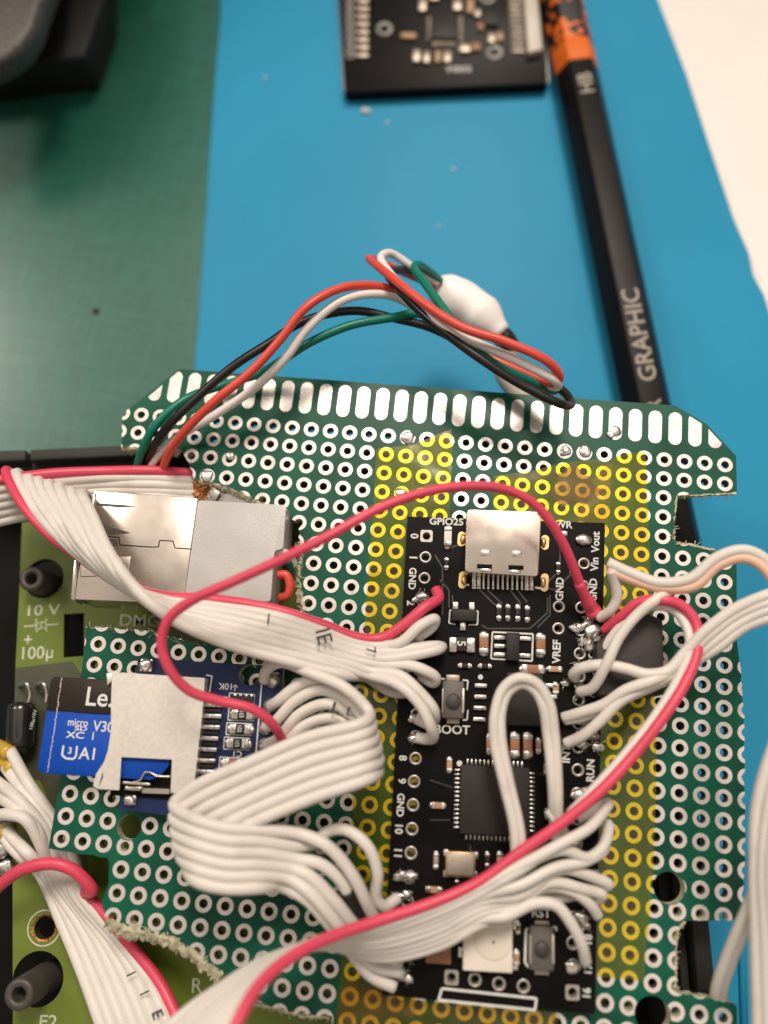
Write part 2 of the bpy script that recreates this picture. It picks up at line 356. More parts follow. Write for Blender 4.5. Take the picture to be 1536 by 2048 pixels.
MB().lathe(q, [(1.62, zp+.015), (1.34, zp+.02), (1.3, zp-1.3)], 32).lathe(q, [(1.55, zp+.01), (1.62, zp+.01)], 32).build('plated_hole', M['copper'], t)
MB().pprism([(31, 1336), (145, 1322), (170, 1360), (175, 1800), (80, 1560), (30, 1560)], zp+.005, zp+.04).build('bare_patch', M['dark_olive'], t)
c = MB().tube([P(44, 1405, -6.5), P(44, 1410, -6.5), P(43, 1420, -6.5), P(41, 1470, -6.5), P(40, 1490, -6.5), P(39, 1497, -6.5)], [1.2, 1.65, 1.75, 1.75, 1.65, 1.2], 24).build('capacitor', M['electro_black'], t)
MB().text('100μ10V', P(68, 1440, -5.1), -4.9, .55, math.radians(88), sx=1.1).build('lettering', M['silk_grey'], c)
ld = MB()
for x in (58, 92): ld.tube(spline(PW([(x, 1406, -6.5), (x+2, 1385, -6.3), (x-4, 1368, -6), (x-14, 1368, -7), (x-20, 1372, zp)])), .27, 8)
ld.build('capacitor_lead', M['solder'], t)
sb = MB()
for k, (x, y) in enumerate(((10, 1530), (8, 1590), (12, 1655), (5, 1700), (15, 1735))): sb.blob(P(x, y, zp+.2), 1.0, .6, .3, 3, 70+k)
sb.build('solder_joint', M['solder'], t)

# ------------------------------------------------------------------ drilled prototype board
PIT = 2.54
def jag(pts):
    o = []; n_ = len(pts); rn = random.Random(3)
    for i in range(n_):
        x, y, r = pts[i]; x2, y2, _ = pts[(i+1) % n_]; a, b = P(x, y).xy, P(x2, y2).xy
        if r <= 0: o.append(a); continue
        d = b-a; k = max(2, int(d.length/.35)); nn = Vector((-d.y, d.x)).normalized()
        for j in range(k): o.append(a+d*(j/k)+nn*(rn.uniform(-r, r) if j else 0))
    return o
# third value: how ragged (mm) the edge to the next point is
OUT = [(358, 738, 0), (1350, 811, 0), (1412, 847, 0), (1472, 912, 0), (1474, 984, .12), (1352, 990, .10), (1347, 1084, .12), (1438, 1104, 0), (1473, 1112, 0), (1474, 1285, 0), (1480, 1330, .08),
       (1488, 1440, .08), (1490, 1700, .08), (1484, 1841, .05), (1365, 1841, .3), (1352, 1862, .25), (1352, 1985, .12), (1462, 2004, 0), (1474, 2012, 0), (1476, 2130, 0), (655, 2130, 0), (665, 2032, .15), (612, 2030, .2), (560, 2016, .2), (505, 2003, .2),
       (445, 1949, .25), (422, 1928, .25), (384, 1899, .3), (346, 1872, .3), (264, 1852, .2), (209, 1834, .12), (205, 1800, .15), (218, 1760, .2), (217, 1717, .12), (97, 1697, 0), (120, 1558, 0), (164, 1338, 0), (173, 1253, .1),
       (300, 1262, .2), (400, 1290, .2), (560, 1272, .2), (608, 1222, .15), (600, 1150, .18), (605, 1110, .25), (597, 1075, .2), (600, 1047, .15), (545, 1018, .25), (500, 992, .15), (440, 968, .1), (390, 960, .15), (372, 915, .15), (362, 898, .12), (300, 897, .12), (243, 893, 0), (245, 828, 0)]
outl = jag(OUT)
BIG = [(P(258, 1654), 1.42), (P(1338, 1776), 1.72), (P(1305, 2030), 1.9)]
HR, PR = .50, .99
holes = [(c, r) for r in range(0, 29) for c in range(-6, 28)]
def hp(c, r): return Vector((c*PIT, -r*PIT))
def edist(p, poly):
    m_ = 1e9
    for i in range(len(poly)):
        a, b = poly[i], poly[(i+1) % len(poly)]; d = b-a; t_ = max(0, min(1, (p-a).dot(d)/max(1e-9, d.dot(d)))); m_ = min(m_, (p-a-d*t_).length)
    return m_
loops = []; full = []; part = []
for c, r in holes:
    p = hp(c, r); ed = edist(p, outl); ins = inside(p, outl)
    if not ins and ed > PR: continue
    bd = min((p-q.xy).length-rr for q, rr in BIG)
    if bd < -PR: continue
    if ins and ed > PR and bd > PR: full.append((c, r))
    else: part.append((c, r))
    if (ins or ed < HR) and bd > -HR: loops.append(circ(p, HR, 18))
loops += [circ(q.xy, rr, 40) for q, rr in BIG]
def solid(c):
    i, j = round(c.x/PIT), round(-c.y/PIT)
    if j >= 0 and (hp(i, j)-c).length < HR*.985: return False
    return all((c-q.xy).length > rr*.99 for q, rr in BIG)
t = perf = thing('prototype_board', 'hand-cut green board drilled all over, with round tinned pads and long edge pads', 'circuit board')
plate(outl, loops, solid, -1.55, 0).build('board', [M['green_mask'], M['fibreglass']], t)
# pads
def ring_to(mb, c, n_=28):
    mb.lathe(c, [(PR, .001), (PR-.015, .03), (HR+.01, .03)], n_, smooth=False); mb.lathe(c, [(HR+.01, .03), (HR-.015, -.02), (HR-.02, -1.55)], n_, mi=1); return mb
def ring_mb(n_=28): return ring_to(MB(), (0, 0), n_)
rm = ring_mb().build('solder_pad', [M['tin'], M['barrel']], t); me_ring = rm.data
def under_parts(c, r):
    q = hp(c, r); return False
def pad_obj(c, r, first=[True]):
    if first[0]: o = rm; first[0] = False
    else:
        o = bpy.data.objects.new('solder_pad', me_ring); COL.objects.link(o); o.parent = t
    WL[o] = ('at', Vector((hp(c, r).x, hp(c, r).y, 0)))
# the hundred pads that show largest: lowest rows and right edge are nearest to the camera and uncovered
vis = [(c, r) for c, r in full if (c >= 20 and r >= 2) or (c <= 9 and r <= 8 and c >= 0) or (c <= 8 and r >= 20)]
vis.sort(key=lambda q: (CAM-Vector((*hp(*q), 0))).length)
ind = vis[:100]; iset = set(ind)
for q in ind: pad_obj(*q)
rest = MB()
for (c, r) in full:
    if (c, r) in iset: continue
    p = hp(c, r); ring_to(rest, p, 24)
for (c, r) in part:
    p = hp(c, r); poly = circ(p, PR, 24); near = outl
    lo = [circ(p, HR+.03, 20)]+[circ(q.xy, rr+.08, 40) for q, rr in BIG if (q.xy-p).length < rr+PR]
    # clip ring by the board outline
    seg = []
    mbp = None
    vs = []; ed_ = []
    for lp in [poly]+lo:
        b = len(vs); vs += [Vector(v) for v in lp]; ed_ += [(b+i, b+(i+1) % len(lp)) for i in range(len(lp))]
    for i in range(len(outl)):
        a, b2 = outl[i], outl[(i+1) % len(outl)]
        if min((a-p).length, (b2-p).length) < 3 or edist(p, [a, b2]) < PR: b = len(vs); vs += [a, b2]; ed_.append((b, b+1))
    ov, oe, of, *_ = delaunay_2d_cdt(vs, ed_, [], 0, 1e-5)
    for f in of:
        cc = sum((ov[i] for i in f), Vector((0, 0)))/3
        if (cc-p).length < PR and (cc-p).length > HR+.02 and inside(cc, outl) and all((cc-q.xy).length > rr+.05 for q, rr in BIG):
            tri = [Vector((ov[i].x, ov[i].y, .035)) for i in f]
            if (tri[1]-tri[0]).cross(tri[2]-tri[0]).z < 0: tri.reverse()
            rest.add(tri, [[0, 1, 2]])
tag(rest.build('remaining_pads', [M['tin'], M['barrel']], t), kind='stuff')
def capsule(cx, cy, w_, h_, n_=10):
    r = w_/2; o = []
    for k in range(n_+1): a = math.pi*k/n_; o.append((cx+r*math.cos(a), cy+h_/2-r+r*math.sin(a)))
    for k in range(n_+1): a = math.pi+math.pi*k/n_; o.append((cx+r*math.cos(a), cy-h_/2+r+r*math.sin(a)))
    return o
for k in range(-4, 27):
    cx = (k+.5)*PIT-PIT; poly = capsule(cx, 1.72*PIT, 1.66, 4.45)
    # clip by the chamfers
    def clip(poly, a, b):
        o = []
        for i in range(len(poly)):
            p, q = Vector(poly[i]), Vector(poly[(i+1) % len(poly)]); sp_ = (b-a).cross(p-a); sq = (b-a).cross(q-a)
            if sp_ < 0: o.append(p)
            if sp_*sq < 0: o.append(p+(q-p)*(sp_/(sp_-sq)))
        return o
    for (a, b) in (((1350, 815), (1412, 853)), ((1412, 853), (1468, 913)), ((248, 835), (356, 744))):
        poly = clip(poly, P(*a).xy, P(*b).xy)
        if len(poly) < 3: break
    if len(poly) < 3: continue
    MB().prism(poly, .001, .045).build('edge_pad', M['tin_worn'] if k in (4, 10, 13, 15, 16, 17, 18, 19) else M['tin'], t)
# filled joints, torn glass fibre, burn marks
for k, (x, y, s_) in enumerate(((815, 875, .85), (1132, 901, .7), (1170, 903, .8), (461, 912, .6), (413, 953, .75), (1232, 862, .7), (1222, 870, .5), (803, 987, .7))):
    MB().blob(P(x, y, .1), s_, .35, .25, 3, 40+k).build('solder_joint', M['solder'], t)
rn = random.Random(11)
def torn(pts, wmin, wmax, zlo, side=1):
    tg = MB()
    pw = [P(x, y).xy for x, y in pts]; dense = []
    for a, b in zip(pw, pw[1:]):
        k = max(2, int((b-a).length/.3)); dense += [a+(b-a)*(j/k) for j in range(k)]
    rows = []
    for i, p in enumerate(dense):
        a = dense[max(0, i-1)]; b = dense[min(len(dense)-1, i+1)]; d = (b-a).normalized(); nn = Vector((-d.y, d.x))*side
        rows.append([(*(p+nn*(f*rn.uniform(wmin, wmax)) + d*rn.uniform(-.12, .12)), zz+rn.uniform(-.15, .15)) for f, zz in ((-.25, .02), (.25, -.15), (.6, -.5), (.85, zlo*.6), (1., zlo))])
    vs = [v for r_ in rows for v in r_]; m5 = 5
    tg.add(vs, [[i*m5+j, i*m5+j+1, (i+1)*m5+j+1, (i+1)*m5+j] for i in range(len(rows)-1) for j in range(m5-1)])
    for _ in range(int(len(dense)*1.2)):
        p = rn.choice(dense); a = rn.uniform(0, 6.28); l_ = rn.uniform(.25, .9); zz = rn.uniform(-.8, .1)
        tg.tube([(p.x, p.y, zz), (p.x+l_*math.cos(a), p.y+l_*math.sin(a), zz+rn.uniform(-.3, .25))], rn.uniform(.025, .07), 5)
    tg.build('torn_edge', M['fibreglass'], t)
torn([(212, 1838), (250, 1856), (300, 1862), (346, 1876), (384, 1903), (422, 1932), (450, 1955)], .9, 1.8, -1.5, -1)
torn([(505, 2006), (560, 2019), (612, 2033), (664, 2034)], .25, .7, -1.3, -1)
torn([(1474, 986), (1430, 988), (1352, 990)], .3, .9, -1.5, -1)
torn([(1352, 992), (1347, 1040), (1347, 1084)], .5, 1.0, -1.5, -1)
torn([(1348, 1086), (1390, 1092), (1438, 1104)], .3, .7, -1.5, 1)
torn([(1372, 1843), (1356, 1862), (1352, 1900), (1352, 1985)], .15, .5, -1.4, -1)
torn([(608, 1225), (600, 1150), (604, 1112), (597, 1077)], .4, 1.1, -1.4, 1)
torn([(545, 1020), (500, 994), (440, 970), (392, 960)], .2, .8, -1.4, 1)
torn([(372, 1290), (300, 1264), (175, 1255)], .1, .4, -1.3, -1)
torn([(243, 894), (300, 898), (362, 899)], .3, .7, -1.5, -1)

# ------------------------------------------------------------------ yellow tape
def tape(label, poly, z, m_):
    pw = [P(x, y, z).xy for x, y in poly]; o = []
    rn = random.Random(len(label))
    for i in range(len(pw)):
        a, b = pw[i], pw[(i+1) % len(pw)]; k = max(1, int((b-a).length/3))
        for j in range(k): o.append(a+(b-a)*(j/k)+Vector((rn.uniform(-.04, .04), rn.uniform(-.04, .04))))
    mb = MB().add([(v.x, v.y, z) for v in o], [list(range(len(o)))])
    ob = mb.build('tape_strip', M[m_]); tag(ob, label, 'tape', 'yellow tape strips on the prototype board'); return ob
tape('long clear yellow tape strip down the left of the black module', [(752, 897), (822, 890), (830, 1034), (860, 1040), (830, 2034), (672, 2035), (686, 1900), (703, 1690), (706, 1560), (722, 1330), (730, 1240), (737, 1130), (748, 1000)], .10, 'tape_yellow')
tape('short yellow tape piece above the black module, left of its metal socket', [(820, 892), (902, 858), (905, 895), (898, 1050), (828, 1050)], .14, 'tape_yellow')
tape('long yellow tape strip down the right of the black module', [(1215, 925), (1244, 907), (1290, 905), (1297, 1050), (1301, 1160), (1306, 1300), (1313, 1480), (1312, 1600), (1306, 1740), (1300, 1830), (1292, 1905), (1289, 1962), (1150, 1948), (1180, 1300), (1150, 1000)], .10, 'tape_yellow')
tape('stained yellow tape piece above the top right of the black module', [(988, 952), (1060, 942), (1130, 925), (1192, 918), (1225, 930), (1215, 1060), (985, 1055)], .14, 'tape_yellow')
tape('amber tape strip below the black module at the bottom edge', [(672, 2034), (690, 1962), (770, 1972), (800, 2000), (1112, 2025), (1110, 2120), (668, 2120)], .16, 'tape_amber')
fp = []
for k in range(40):
    a = 2*math.pi*k/40; rr_ = 1+.16*math.sin(3*a+.5)+.1*math.sin(7*a)+.05*math.sin(13*a); q = P(1148+46*rr_*math.cos(a), 975+36*rr_*math.sin(a), .18); fp.append((q.x, q.y, .18))
tag(MB().add(fp[::-1], [list(range(40))]).build('flux_stain', M['flux_film']), 'brownish flux residue film on the tape above the black module', 'stain')

# ------------------------------------------------------------------ black controller module
ZT = 2.0
t = mcu = thing('controller_module', 'long black controller module with metal socket and white lettering on the drilled board', 'circuit board')
mc = [(815, 1033), (1210, 1046), (1190, 2028), (764, 1990)]
o4 = [P(x, y, ZT).xy for x, y in mc]
Lp = [(853, 1072, 1), (851, 1114, 0), (849, 1156, 0), (846, 1203, 0), (843, 1250, 0), (841, 1295, 0), (838, 1340, 0), (836, 1382, 0), (834, 1428, 0), (832, 1473, 0), (831, 1517, 0), (828, 1563, 0), (826, 1610, 0), (824, 1658, 0), (822, 1706, 0), (819, 1755, 0), (815, 1803, 0), (812, 1850, 0), (808, 1900, 0), (803, 1948, 0)]
Rp = [(1167, 1080, 0), (1168, 1127, 0), (1167, 1172, 0), (1163, 1215, 0), (1162, 1261, 0), (1160, 1307, 0), (1159, 1353, 0), (1158, 1400, 0), (1157, 1447, 0), (1156, 1494, 0), (1156, 1540, 0), (1155, 1588, 0), (1154, 1637, 0), (1153, 1687, 0), (1151, 1736, 0), (1150, 1786, 0), (1148, 1836, 0), (1146, 1886, 0), (1147, 1932, 0), (1145, 1985, 1)]
Ip = [(1118, 1213, 0), (1117, 1257, 0), (903, 1955, 1), (950, 1960, 0), (998, 1968, 0), (1047, 1973, 0), (1187, 1386, 0)]
hl = []
for x, y, s_ in Lp+Rp+Ip: hl.append((P(x, y, ZT).xy, .47 if (x, y) != (1187, 1386) else .3))
plate(o4, [circ(c, r, 18) for c, r in hl], lambda c: all((c-h).length > r*.985 for h, r in hl), .75, ZT).build('board', [M['black_mask'], M['chip']], t)
A0 = ang(1000, 1500, ZT, 1, .045)
for (x, y, s_), (c, r) in zip(Lp+Rp+Ip, hl):
    mb = MB().lathe(c, [(r+.27, ZT+.001), (r+.25, ZT+.03), (r+.05, ZT+.03), (r-.02, ZT-.05), (r-.03, .75)], 26)
    if s_:
        h = .76; vs = []; n_ = 24
        for k in range(n_):
            a = 2*math.pi*(k+.5)/n_; dx, dy = math.cos(a), math.sin(a); m_ = max(abs(dx), abs(dy)); vs.append((dx/m_*h, dy/m_*h))
        ca, sa = math.cos(A0), math.sin(A0)
        vv = [(c.x+x_*ca-y_*sa, c.y+x_*sa+y_*ca, ZT+.032) for x_, y_ in vs]+[(c.x+(r+.02)*math.cos(2*math.pi*(k+.5)/n_+A0), c.y+(r+.02)*math.sin(2*math.pi*(k+.5)/n_+A0), ZT+.032) for k in range(n_)]
        mb.add(vv, [[k, (k+1) % n_, n_+(k+1) % n_, n_+k] for k in range(n_)])
    mb.build('pin_pad', M['tin_dull'], t)
sk = MB(); z = ZT+.02
for tx, x, y in (('0', 829, 1072), ('1', 827, 1115), ('GND', 825, 1157), ('2', 822, 1206), ('8', 806, 1516), ('9', 804, 1562), ('GND', 801, 1610), ('10', 798, 1657), ('11', 796, 1706), ('3', 820, 1250), ('6', 811, 1392), ('15', 778, 1948)):
    sk.ptext(tx, x, y, 15 if len(tx) > 2 else 16, -.05, 1, z, bold=.028)
for tx, x, y in (('Vout', 1191, 1084), ('Vin', 1189, 1128), ('GND', 1186, 1180), ('GND', 1119, 1178), ('VREF', 1113, 1303), ('RUN', 1181, 1541), ('16', 1173, 1987), ('17', 1176, 1939), ('GO', 1184, 1317), ('INT', 1132, 1508), ('18', 1176, 1880)):
    sk.ptext(tx, x, y, 16, .03, -1, z, bold=.028, sx=1.0)
sk.ptext('GPIO25', 893, 1043, 15, 1, .03, z, bold=.03, sx=1.05); sk.ptext('PWR', 1122, 1049, 15, 1, .03, z, bold=.028); sk.ptext('BOOT', 904, 1459, 18, 1, .03, z, bold=.02, sx=1.05); sk.ptext('RST', 1082, 1826, 17, 1, .04, z, bold=.02)
def sline(mb, a, b, wpx, z0, z1):
    p, q = P(*a, z1), P(*b, z1); d = q-p; mb.box(((p+q)/2).xy, d.length, wpx*scl(*a, z1), z0, z1, math.atan2(d.y, d.x))
def sbox(mb, pts, wpx, z0, z1, closed=True):
    for i in range(len(pts)-(0 if closed else 1)): sline(mb, pts[i], pts[(i+1) % len(pts)], wpx, z0, z1+i*.001)
sbox(sk, [(985, 1264), (1066, 1268), (1064, 1322), (982, 1317)], 3.5, ZT, z)
sbox(sk, [(884, 1977), (1073, 1997), (1070, 2020), (877, 2000)], 5, ZT, z)
sbox(sk, [(912, 1221), (900, 1220), (898, 1246), (911, 1249)], 3, ZT, z, False); sbox(sk, [(945, 1222), (956, 1222), (955, 1249), (937, 1250)], 3, ZT, z, False)
sbox(sk, [(890, 1358), (880, 1357), (878, 1370)], 3, ZT, z, False); sbox(sk, [(925, 1360), (936, 1361), (934, 1380)], 3, ZT, z, False); sbox(sk, [(936, 1420), (934, 1440), (925, 1440)], 3, ZT, z, False)
sbox(sk, [(1058, 1858), (1052, 1858), (1050, 1925), (1058, 1935)], 5, ZT, z, False); sbox(sk, [(1100, 1853), (1113, 1855), (1112, 1862)], 4, ZT, z, False)
sline(sk, (925, 1169), (938, 1170), 4, ZT, z); sline(sk, (1070, 1175), (1084, 1177), 4, ZT, z)
sk.lathe(P(961, 1354, z), [(.02, z), (.3, z), (.3, ZT)], 16, smooth=False); sk.lathe(P(919, 1527, z), [(.02, z), (.33, z), (.33, ZT)], 16, smooth=False)
sbox(sk, [(943, 1532), (926, 1531), (926, 1542)], 3, ZT, z, False)
sk.build('lettering', M['silk'], t)
# faint copper traces below the mask
tr = MB()
for pts in ([(960, 1180), (985, 1205), (995, 1213)], [(975, 1180), (1005, 1208)], [(1020, 1180), (1040, 1205), (1040, 1213)], [(1035, 1180), (1055, 1205)], [(1090, 1175), (1110, 1180), (1140, 1150), (1140, 1105)],
            [(963, 1250), (975, 1257), (1060, 1257), (1095, 1225), (1095, 1195)], [(870, 1110), (885, 1135), (885, 1230)], [(890, 1100), (915, 1090)], [(880, 1160), (898, 1180), (898, 1215)], [(1100, 1190), (1100, 1230), (1075, 1255)], [(1120, 1090), (1120, 1140), (1095, 1165)],
            [(860, 1640), (900, 1640)], [(905, 1190), (905, 1205)], [(1075, 1545), (1110, 1560)], [(860, 1560), (905, 1575)], [(940, 1690), (945, 1760)]):
    for a, b in zip(pts, pts[1:]): sline(tr, a, b, 3, ZT-.002, ZT+.006)
tr.build('copper_trace', mat('trace', (.026, .021, .018), .35, coat=.3), t)
def comp(x, y, w_, h_, z0, z1, a=None, bev=.06, sz=None):
    s_ = scl(x, y, z1); return dict(c=P(x, y, z1).xy, sx=w_*s_, sy=h_*s_, z0=z0, z1=z1, a=A0 if a is None else a, bevel=bev)
def chipcap(x, y, w_, h_, m_, hz=.75, name='chip_capacitor', parent=None, zb=ZT, endf=.24):
    k = comp(x, y, w_, h_, zb, zb+hz); o = MB().box(**k).build(name, m_, parent or t)
    e_ = MB(); L_ = max(k['sx'], k['sy']); hor = k['sx'] > k['sy']; ca, sa = math.cos(k['a']), math.sin(k['a'])
    for s_ in (-1, 1):
        off = s_*(L_/2-L_*endf/2+.06); dx, dy = (off, 0) if hor else (0, off); c2 = (k['c'].x+dx*ca-dy*sa, k['c'].y+dx*sa+dy*ca)
        e_.box(c2, L_*endf+.1 if hor else k['sx']+.06, k['sy']+.06 if hor else L_*endf+.1, zb, zb+hz+.03, k['a'], bevel=.09)
        off2 = s_*(L_/2+.12); dx, dy = (off2, 0) if hor else (0, off2); c3 = (k['c'].x+dx*ca-dy*sa, k['c'].y+dx*sa+dy*ca)
        e_.blob((c3[0], c3[1], zb+.05), min(k['sx'], k['sy'])*.52, .55, .15, 2, int(x+s_), st=(.7, 1) if hor else (1, .7), a=k['a'])
    e_.build('end_cap', M['solder'], o); return o
for (x, y, w_, h_, m_) in ((968, 1286, 18, 36, 'cap_brown'), (1082, 1289, 18, 36, 'cap_brown'), (1066, 1338, 40, 17, 'cap_brown'), (1110, 1338, 24, 11, 'cap_tan'), (1030, 1490, 18, 40, 'cap_brown'), (1056, 1491, 18, 40, 'cap_brown'),
                           (1077, 1492, 10, 22, 'cap_tan'), (980, 1488, 14, 30, 'cap_tan'), (899, 1530, 11, 22, 'cap_tan'), (876, 1611, 22, 12, 'cap_tan'), (872, 1722, 10, 26, 'crystal_lid'), (868, 1780, 24, 12, 'cap_tan'), (1096, 1628, 12, 12, 'cap_tan'),
                           (896, 1072, 15, 36, 'led_white'), (893, 1126, 9, 18, 'chip'), (998, 1224, 10, 26, 'chip'), (1016, 1224, 10, 26, 'chip'), (1036, 1225, 10, 26, 'chip'), (1055, 1227, 10, 26, 'chip'), (1129, 1080, 12, 34, 'chip'),
                           (1117, 1135, 9, 18, 'chip'), (930, 1331, 20, 9, 'chip'), (970, 1332, 20, 9, 'chip'), (1112, 1377, 12, 16, 'cap_tan'), (1036, 1857, 10, 16, 'cap_tan'), (1033, 1917, 12, 20, 'cap_tan'), (914, 1718+40, 8, 8, 'chip'), (975, 1720, 9, 22, 'chip'),
                           (1092, 1538, 9, 12, 'cap_tan'), (1000, 1721, 12, 24, 'cap_tan')):
    chipcap(x, y, w_, h_, M[m_], .9 if max(w_, h_) > 30 else .5)
o = MB().box(**comp(924, 1288, 30, 28, ZT, ZT+.6)).build('diode', M['chip'], t); MB().ptext('5', 923, 1287, 17, .03, 1, ZT+.64, bold=.02).build('lettering', M['silk'], o)
MB().box(**comp(906, 1289, 16, 30, ZT, ZT+.75, bev=.12)).box(**comp(942, 1290, 17, 30, ZT, ZT+.75, bev=.12)).build('terminal', M['solder'], o)
# three-leg transistor
o = MB().box(**comp(928, 1230, 50, 24, ZT, ZT+1.0, bev=.1)).build('transistor', M['chip'], t)
for x, y in ((911, 1212), (944, 1213), (926, 1252)): MB().box(**comp(x, y, 12, 18, ZT, ZT+.45, bev=.1)).build('leg', M['solder'], o)
o = MB().box(**comp(1026, 1293, 26, 56, ZT, ZT+1.1, bev=.08)).build('regulator', M['chip'], t)
for x, y in ((1000, 1275), (1000, 1292), (999, 1309), (1051, 1277), (1050, 1311)): MB().box(**comp(x, y, 24, 9, ZT, ZT+.4, bev=.1)).build('leg', M['solder'], o)
# flash chip
o = MB().box(**comp(1050, 1398, 72, 104, ZT, ZT+1.6, bev=.12)).build('memory_chip', M['chip'], t)
for k in range(4):
    for x in (962, 1103): MB().box(**comp(x-k, 1371+k*22.5, 26, 9, ZT, ZT+.5, bev=.12)).build('leg', M['solder'], o)
# main chip
o = MB().box(**comp(990, 1601, 138, 132, ZT, ZT+.95, bev=.08)).build('processor_chip', M['chip'], t)
k = comp(990, 1601, 138, 132, ZT, ZT+.95); ca, sa = math.cos(A0), math.sin(A0)
for side in range(4):
    lg = MB()
    for j in range(14):
        u = (j-6.5)*.48; v = k['sx']/2+.3 if side % 2 else k['sy']/2+.3
        dx, dy = [(u, v), (v, u), (u, -v), (-v, u)][side]
        c = (k['c'].x+dx*ca-dy*sa, k['c'].y+dx*sa+dy*ca); lg.box(c, .24 if side % 2 == 0 else .75, .75 if side % 2 == 0 else .24, ZT, ZT+.25, A0, bevel=.05, seg=1)
    lg.build('pin_row', M['solder'], o)
# crystal
o = MB().box(**comp(921, 1729, 54, 42, ZT, ZT+.9, bev=.12)).build('crystal', M['crystal_lid'], t)
MB().box(**comp(921, 1729, 60, 48, ZT, ZT+.7, bev=.1)).build('crystal_case', M['gold'], o)
cn = MB()
for x, y in ((893, 1706), (951, 1711), (949, 1750), (892, 1748)): cn.box(**comp(x, y, 12, 14, ZT, ZT+.5, bev=.12))
cn.build('terminal', M['solder'], o)
MB().box(**comp(877, 1909, 50, 34, ZT, ZT+.8)).build('inductor', M['cap_brown'], t)
# push buttons
for x, y, w_, h_ in ((906, 1399, 44, 74), (1084, 1897, 48, 82)):
    o = thing_b = MB().box(**comp(x, y, w_, h_, ZT, ZT+1.4, bev=.15)).build('push_button', M['button_grey'], t)
    c = P(x+1, y+3, ZT+1.9); r_ = 15*scl(x, y, ZT+1.6)
    MB().lathe(c, [(r_, ZT+1.4), (r_, ZT+1.75), (r_*.92, ZT+1.85), (.02, ZT+1.87)], 32).build('button_cap', M['button_dark'], o)
    fr = MB(); fr.box(**comp(x, y-h_*.58, w_*.62, 14, ZT, ZT+.5, bev=.1)); fr.box(**comp(x, y+h_*.56, w_*.62, 14, ZT, ZT+.5, bev=.1)); fr.build('terminal', M['crystal_lid'], o)
    sp_ = MB(); sp_.box(**comp(x+w_*.47, y+2, 5, h_*.66, ZT, ZT+1.46, bev=.1)); sp_.box(**comp(x-w_*.47, y+2, 3, h_*.66, ZT, ZT+1.46, bev=.1)); sp_.build('metal_strip', M['steel_matt'], o)
# square lamp
o = MB().box(**comp(976, 1890, 98, 98, ZT, ZT+1.5, bev=.1)).build('square_led', M['led_white'], t)
c = P(986, 1880, ZT+1.5); MB().lathe(c, [(2.05, ZT+1.48), (2.05, ZT+1.54), (1.95, ZT+1.55), (.02, ZT+1.52)], 40).build('lens', M['led_lens'], o)
MB().lathe(P(987, 1885, ZT+1.57), [(.14, ZT+1.56), (.02, ZT+1.58)], 10).build('die', M['chip'], o)
tm = MB()
for x, y in ((924, 1860), (923, 1905), (1032, 1850), (1030, 1930)): tm.box(**comp(x, y, 14, 20, ZT, ZT+.5, bev=.1))
tm.build('terminal', M['solder'], o)
# USB-C socket
zc = 5.1
def ppoly(l_, z_): return [P(x, y, z_).xy for x, y in l_]
def rounded(poly, r, n_=5):
    o_ = []; m_ = len(poly)
    for i in range(m_):
        p = Vector(poly[i]); a = (Vector(poly[i-1])-p).normalized(); b = (Vector(poly[(i+1) % m_])-p).normalized()
        for j in range(n_+1): t_ = j/n_; o_.append((p+a*r)*(1-t_)**2+p*2*t_*(1-t_)+(p+b*r)*t_*t_)
    return o_
o = thing_u = MB()
thing_u.prism(rounded(ppoly([(934, 1019), (1083, 1024), (1076, 1153), (930, 1144)], zc), .5), ZT, zc, bevel=.75, seg=5)
o = thing_u.build('charging_socket', M['steel'], t)
dn = MB()
for x, y in ((971, 1106), (1034, 1108)):
    k = comp(x, y, 20, 12, zc, zc+.04, bev=.018); dn.box(**k)
dn.build('dimple', M['steel'], o)
dk = MB()
for x, y in ((969, 1133), (1032, 1135)): dk.box(**comp(x, y, 32, 11, zc-.3, zc+.02, bev=.1))
dk.build('slot', M['shell_dark'], o)
tb = MB()
for x, y in ((972, 1140), (1030, 1143)): tb.box(**comp(x, y, 24, 9, zc-.5, zc+.06, bev=.14))
tb.build('spring_tab', M['steel'], o)
ft = MB()
for x, y, h_ in ((925, 1160, 34), (1089, 1165, 36), (923, 1078, 30), (1090, 1085, 30)): ft.prism(capsule(*P(x, y, ZT).xy, .95, h_*.062), ZT, ZT+.06); ft.blob(P(x+(3 if x < 1000 else -3), y, ZT+.1), .42, .8, .1, 3, x, st=(.8, 1.5))
ft.build('mounting_foot', M['gold'], o)
pn = MB()
for j in range(13):
    x = 948+j*9.6; wd = 8 if j in (0, 1, 11, 12) else 4.6
    pn.box(**comp(x, 1160+j*.25, wd, 26, ZT, ZT+.5, bev=.06)); pn.box(**comp(x, 1173+j*.25, wd+1, 10, ZT, ZT+.28, bev=.08))
pn.build('contact_row', M['solder'], o)
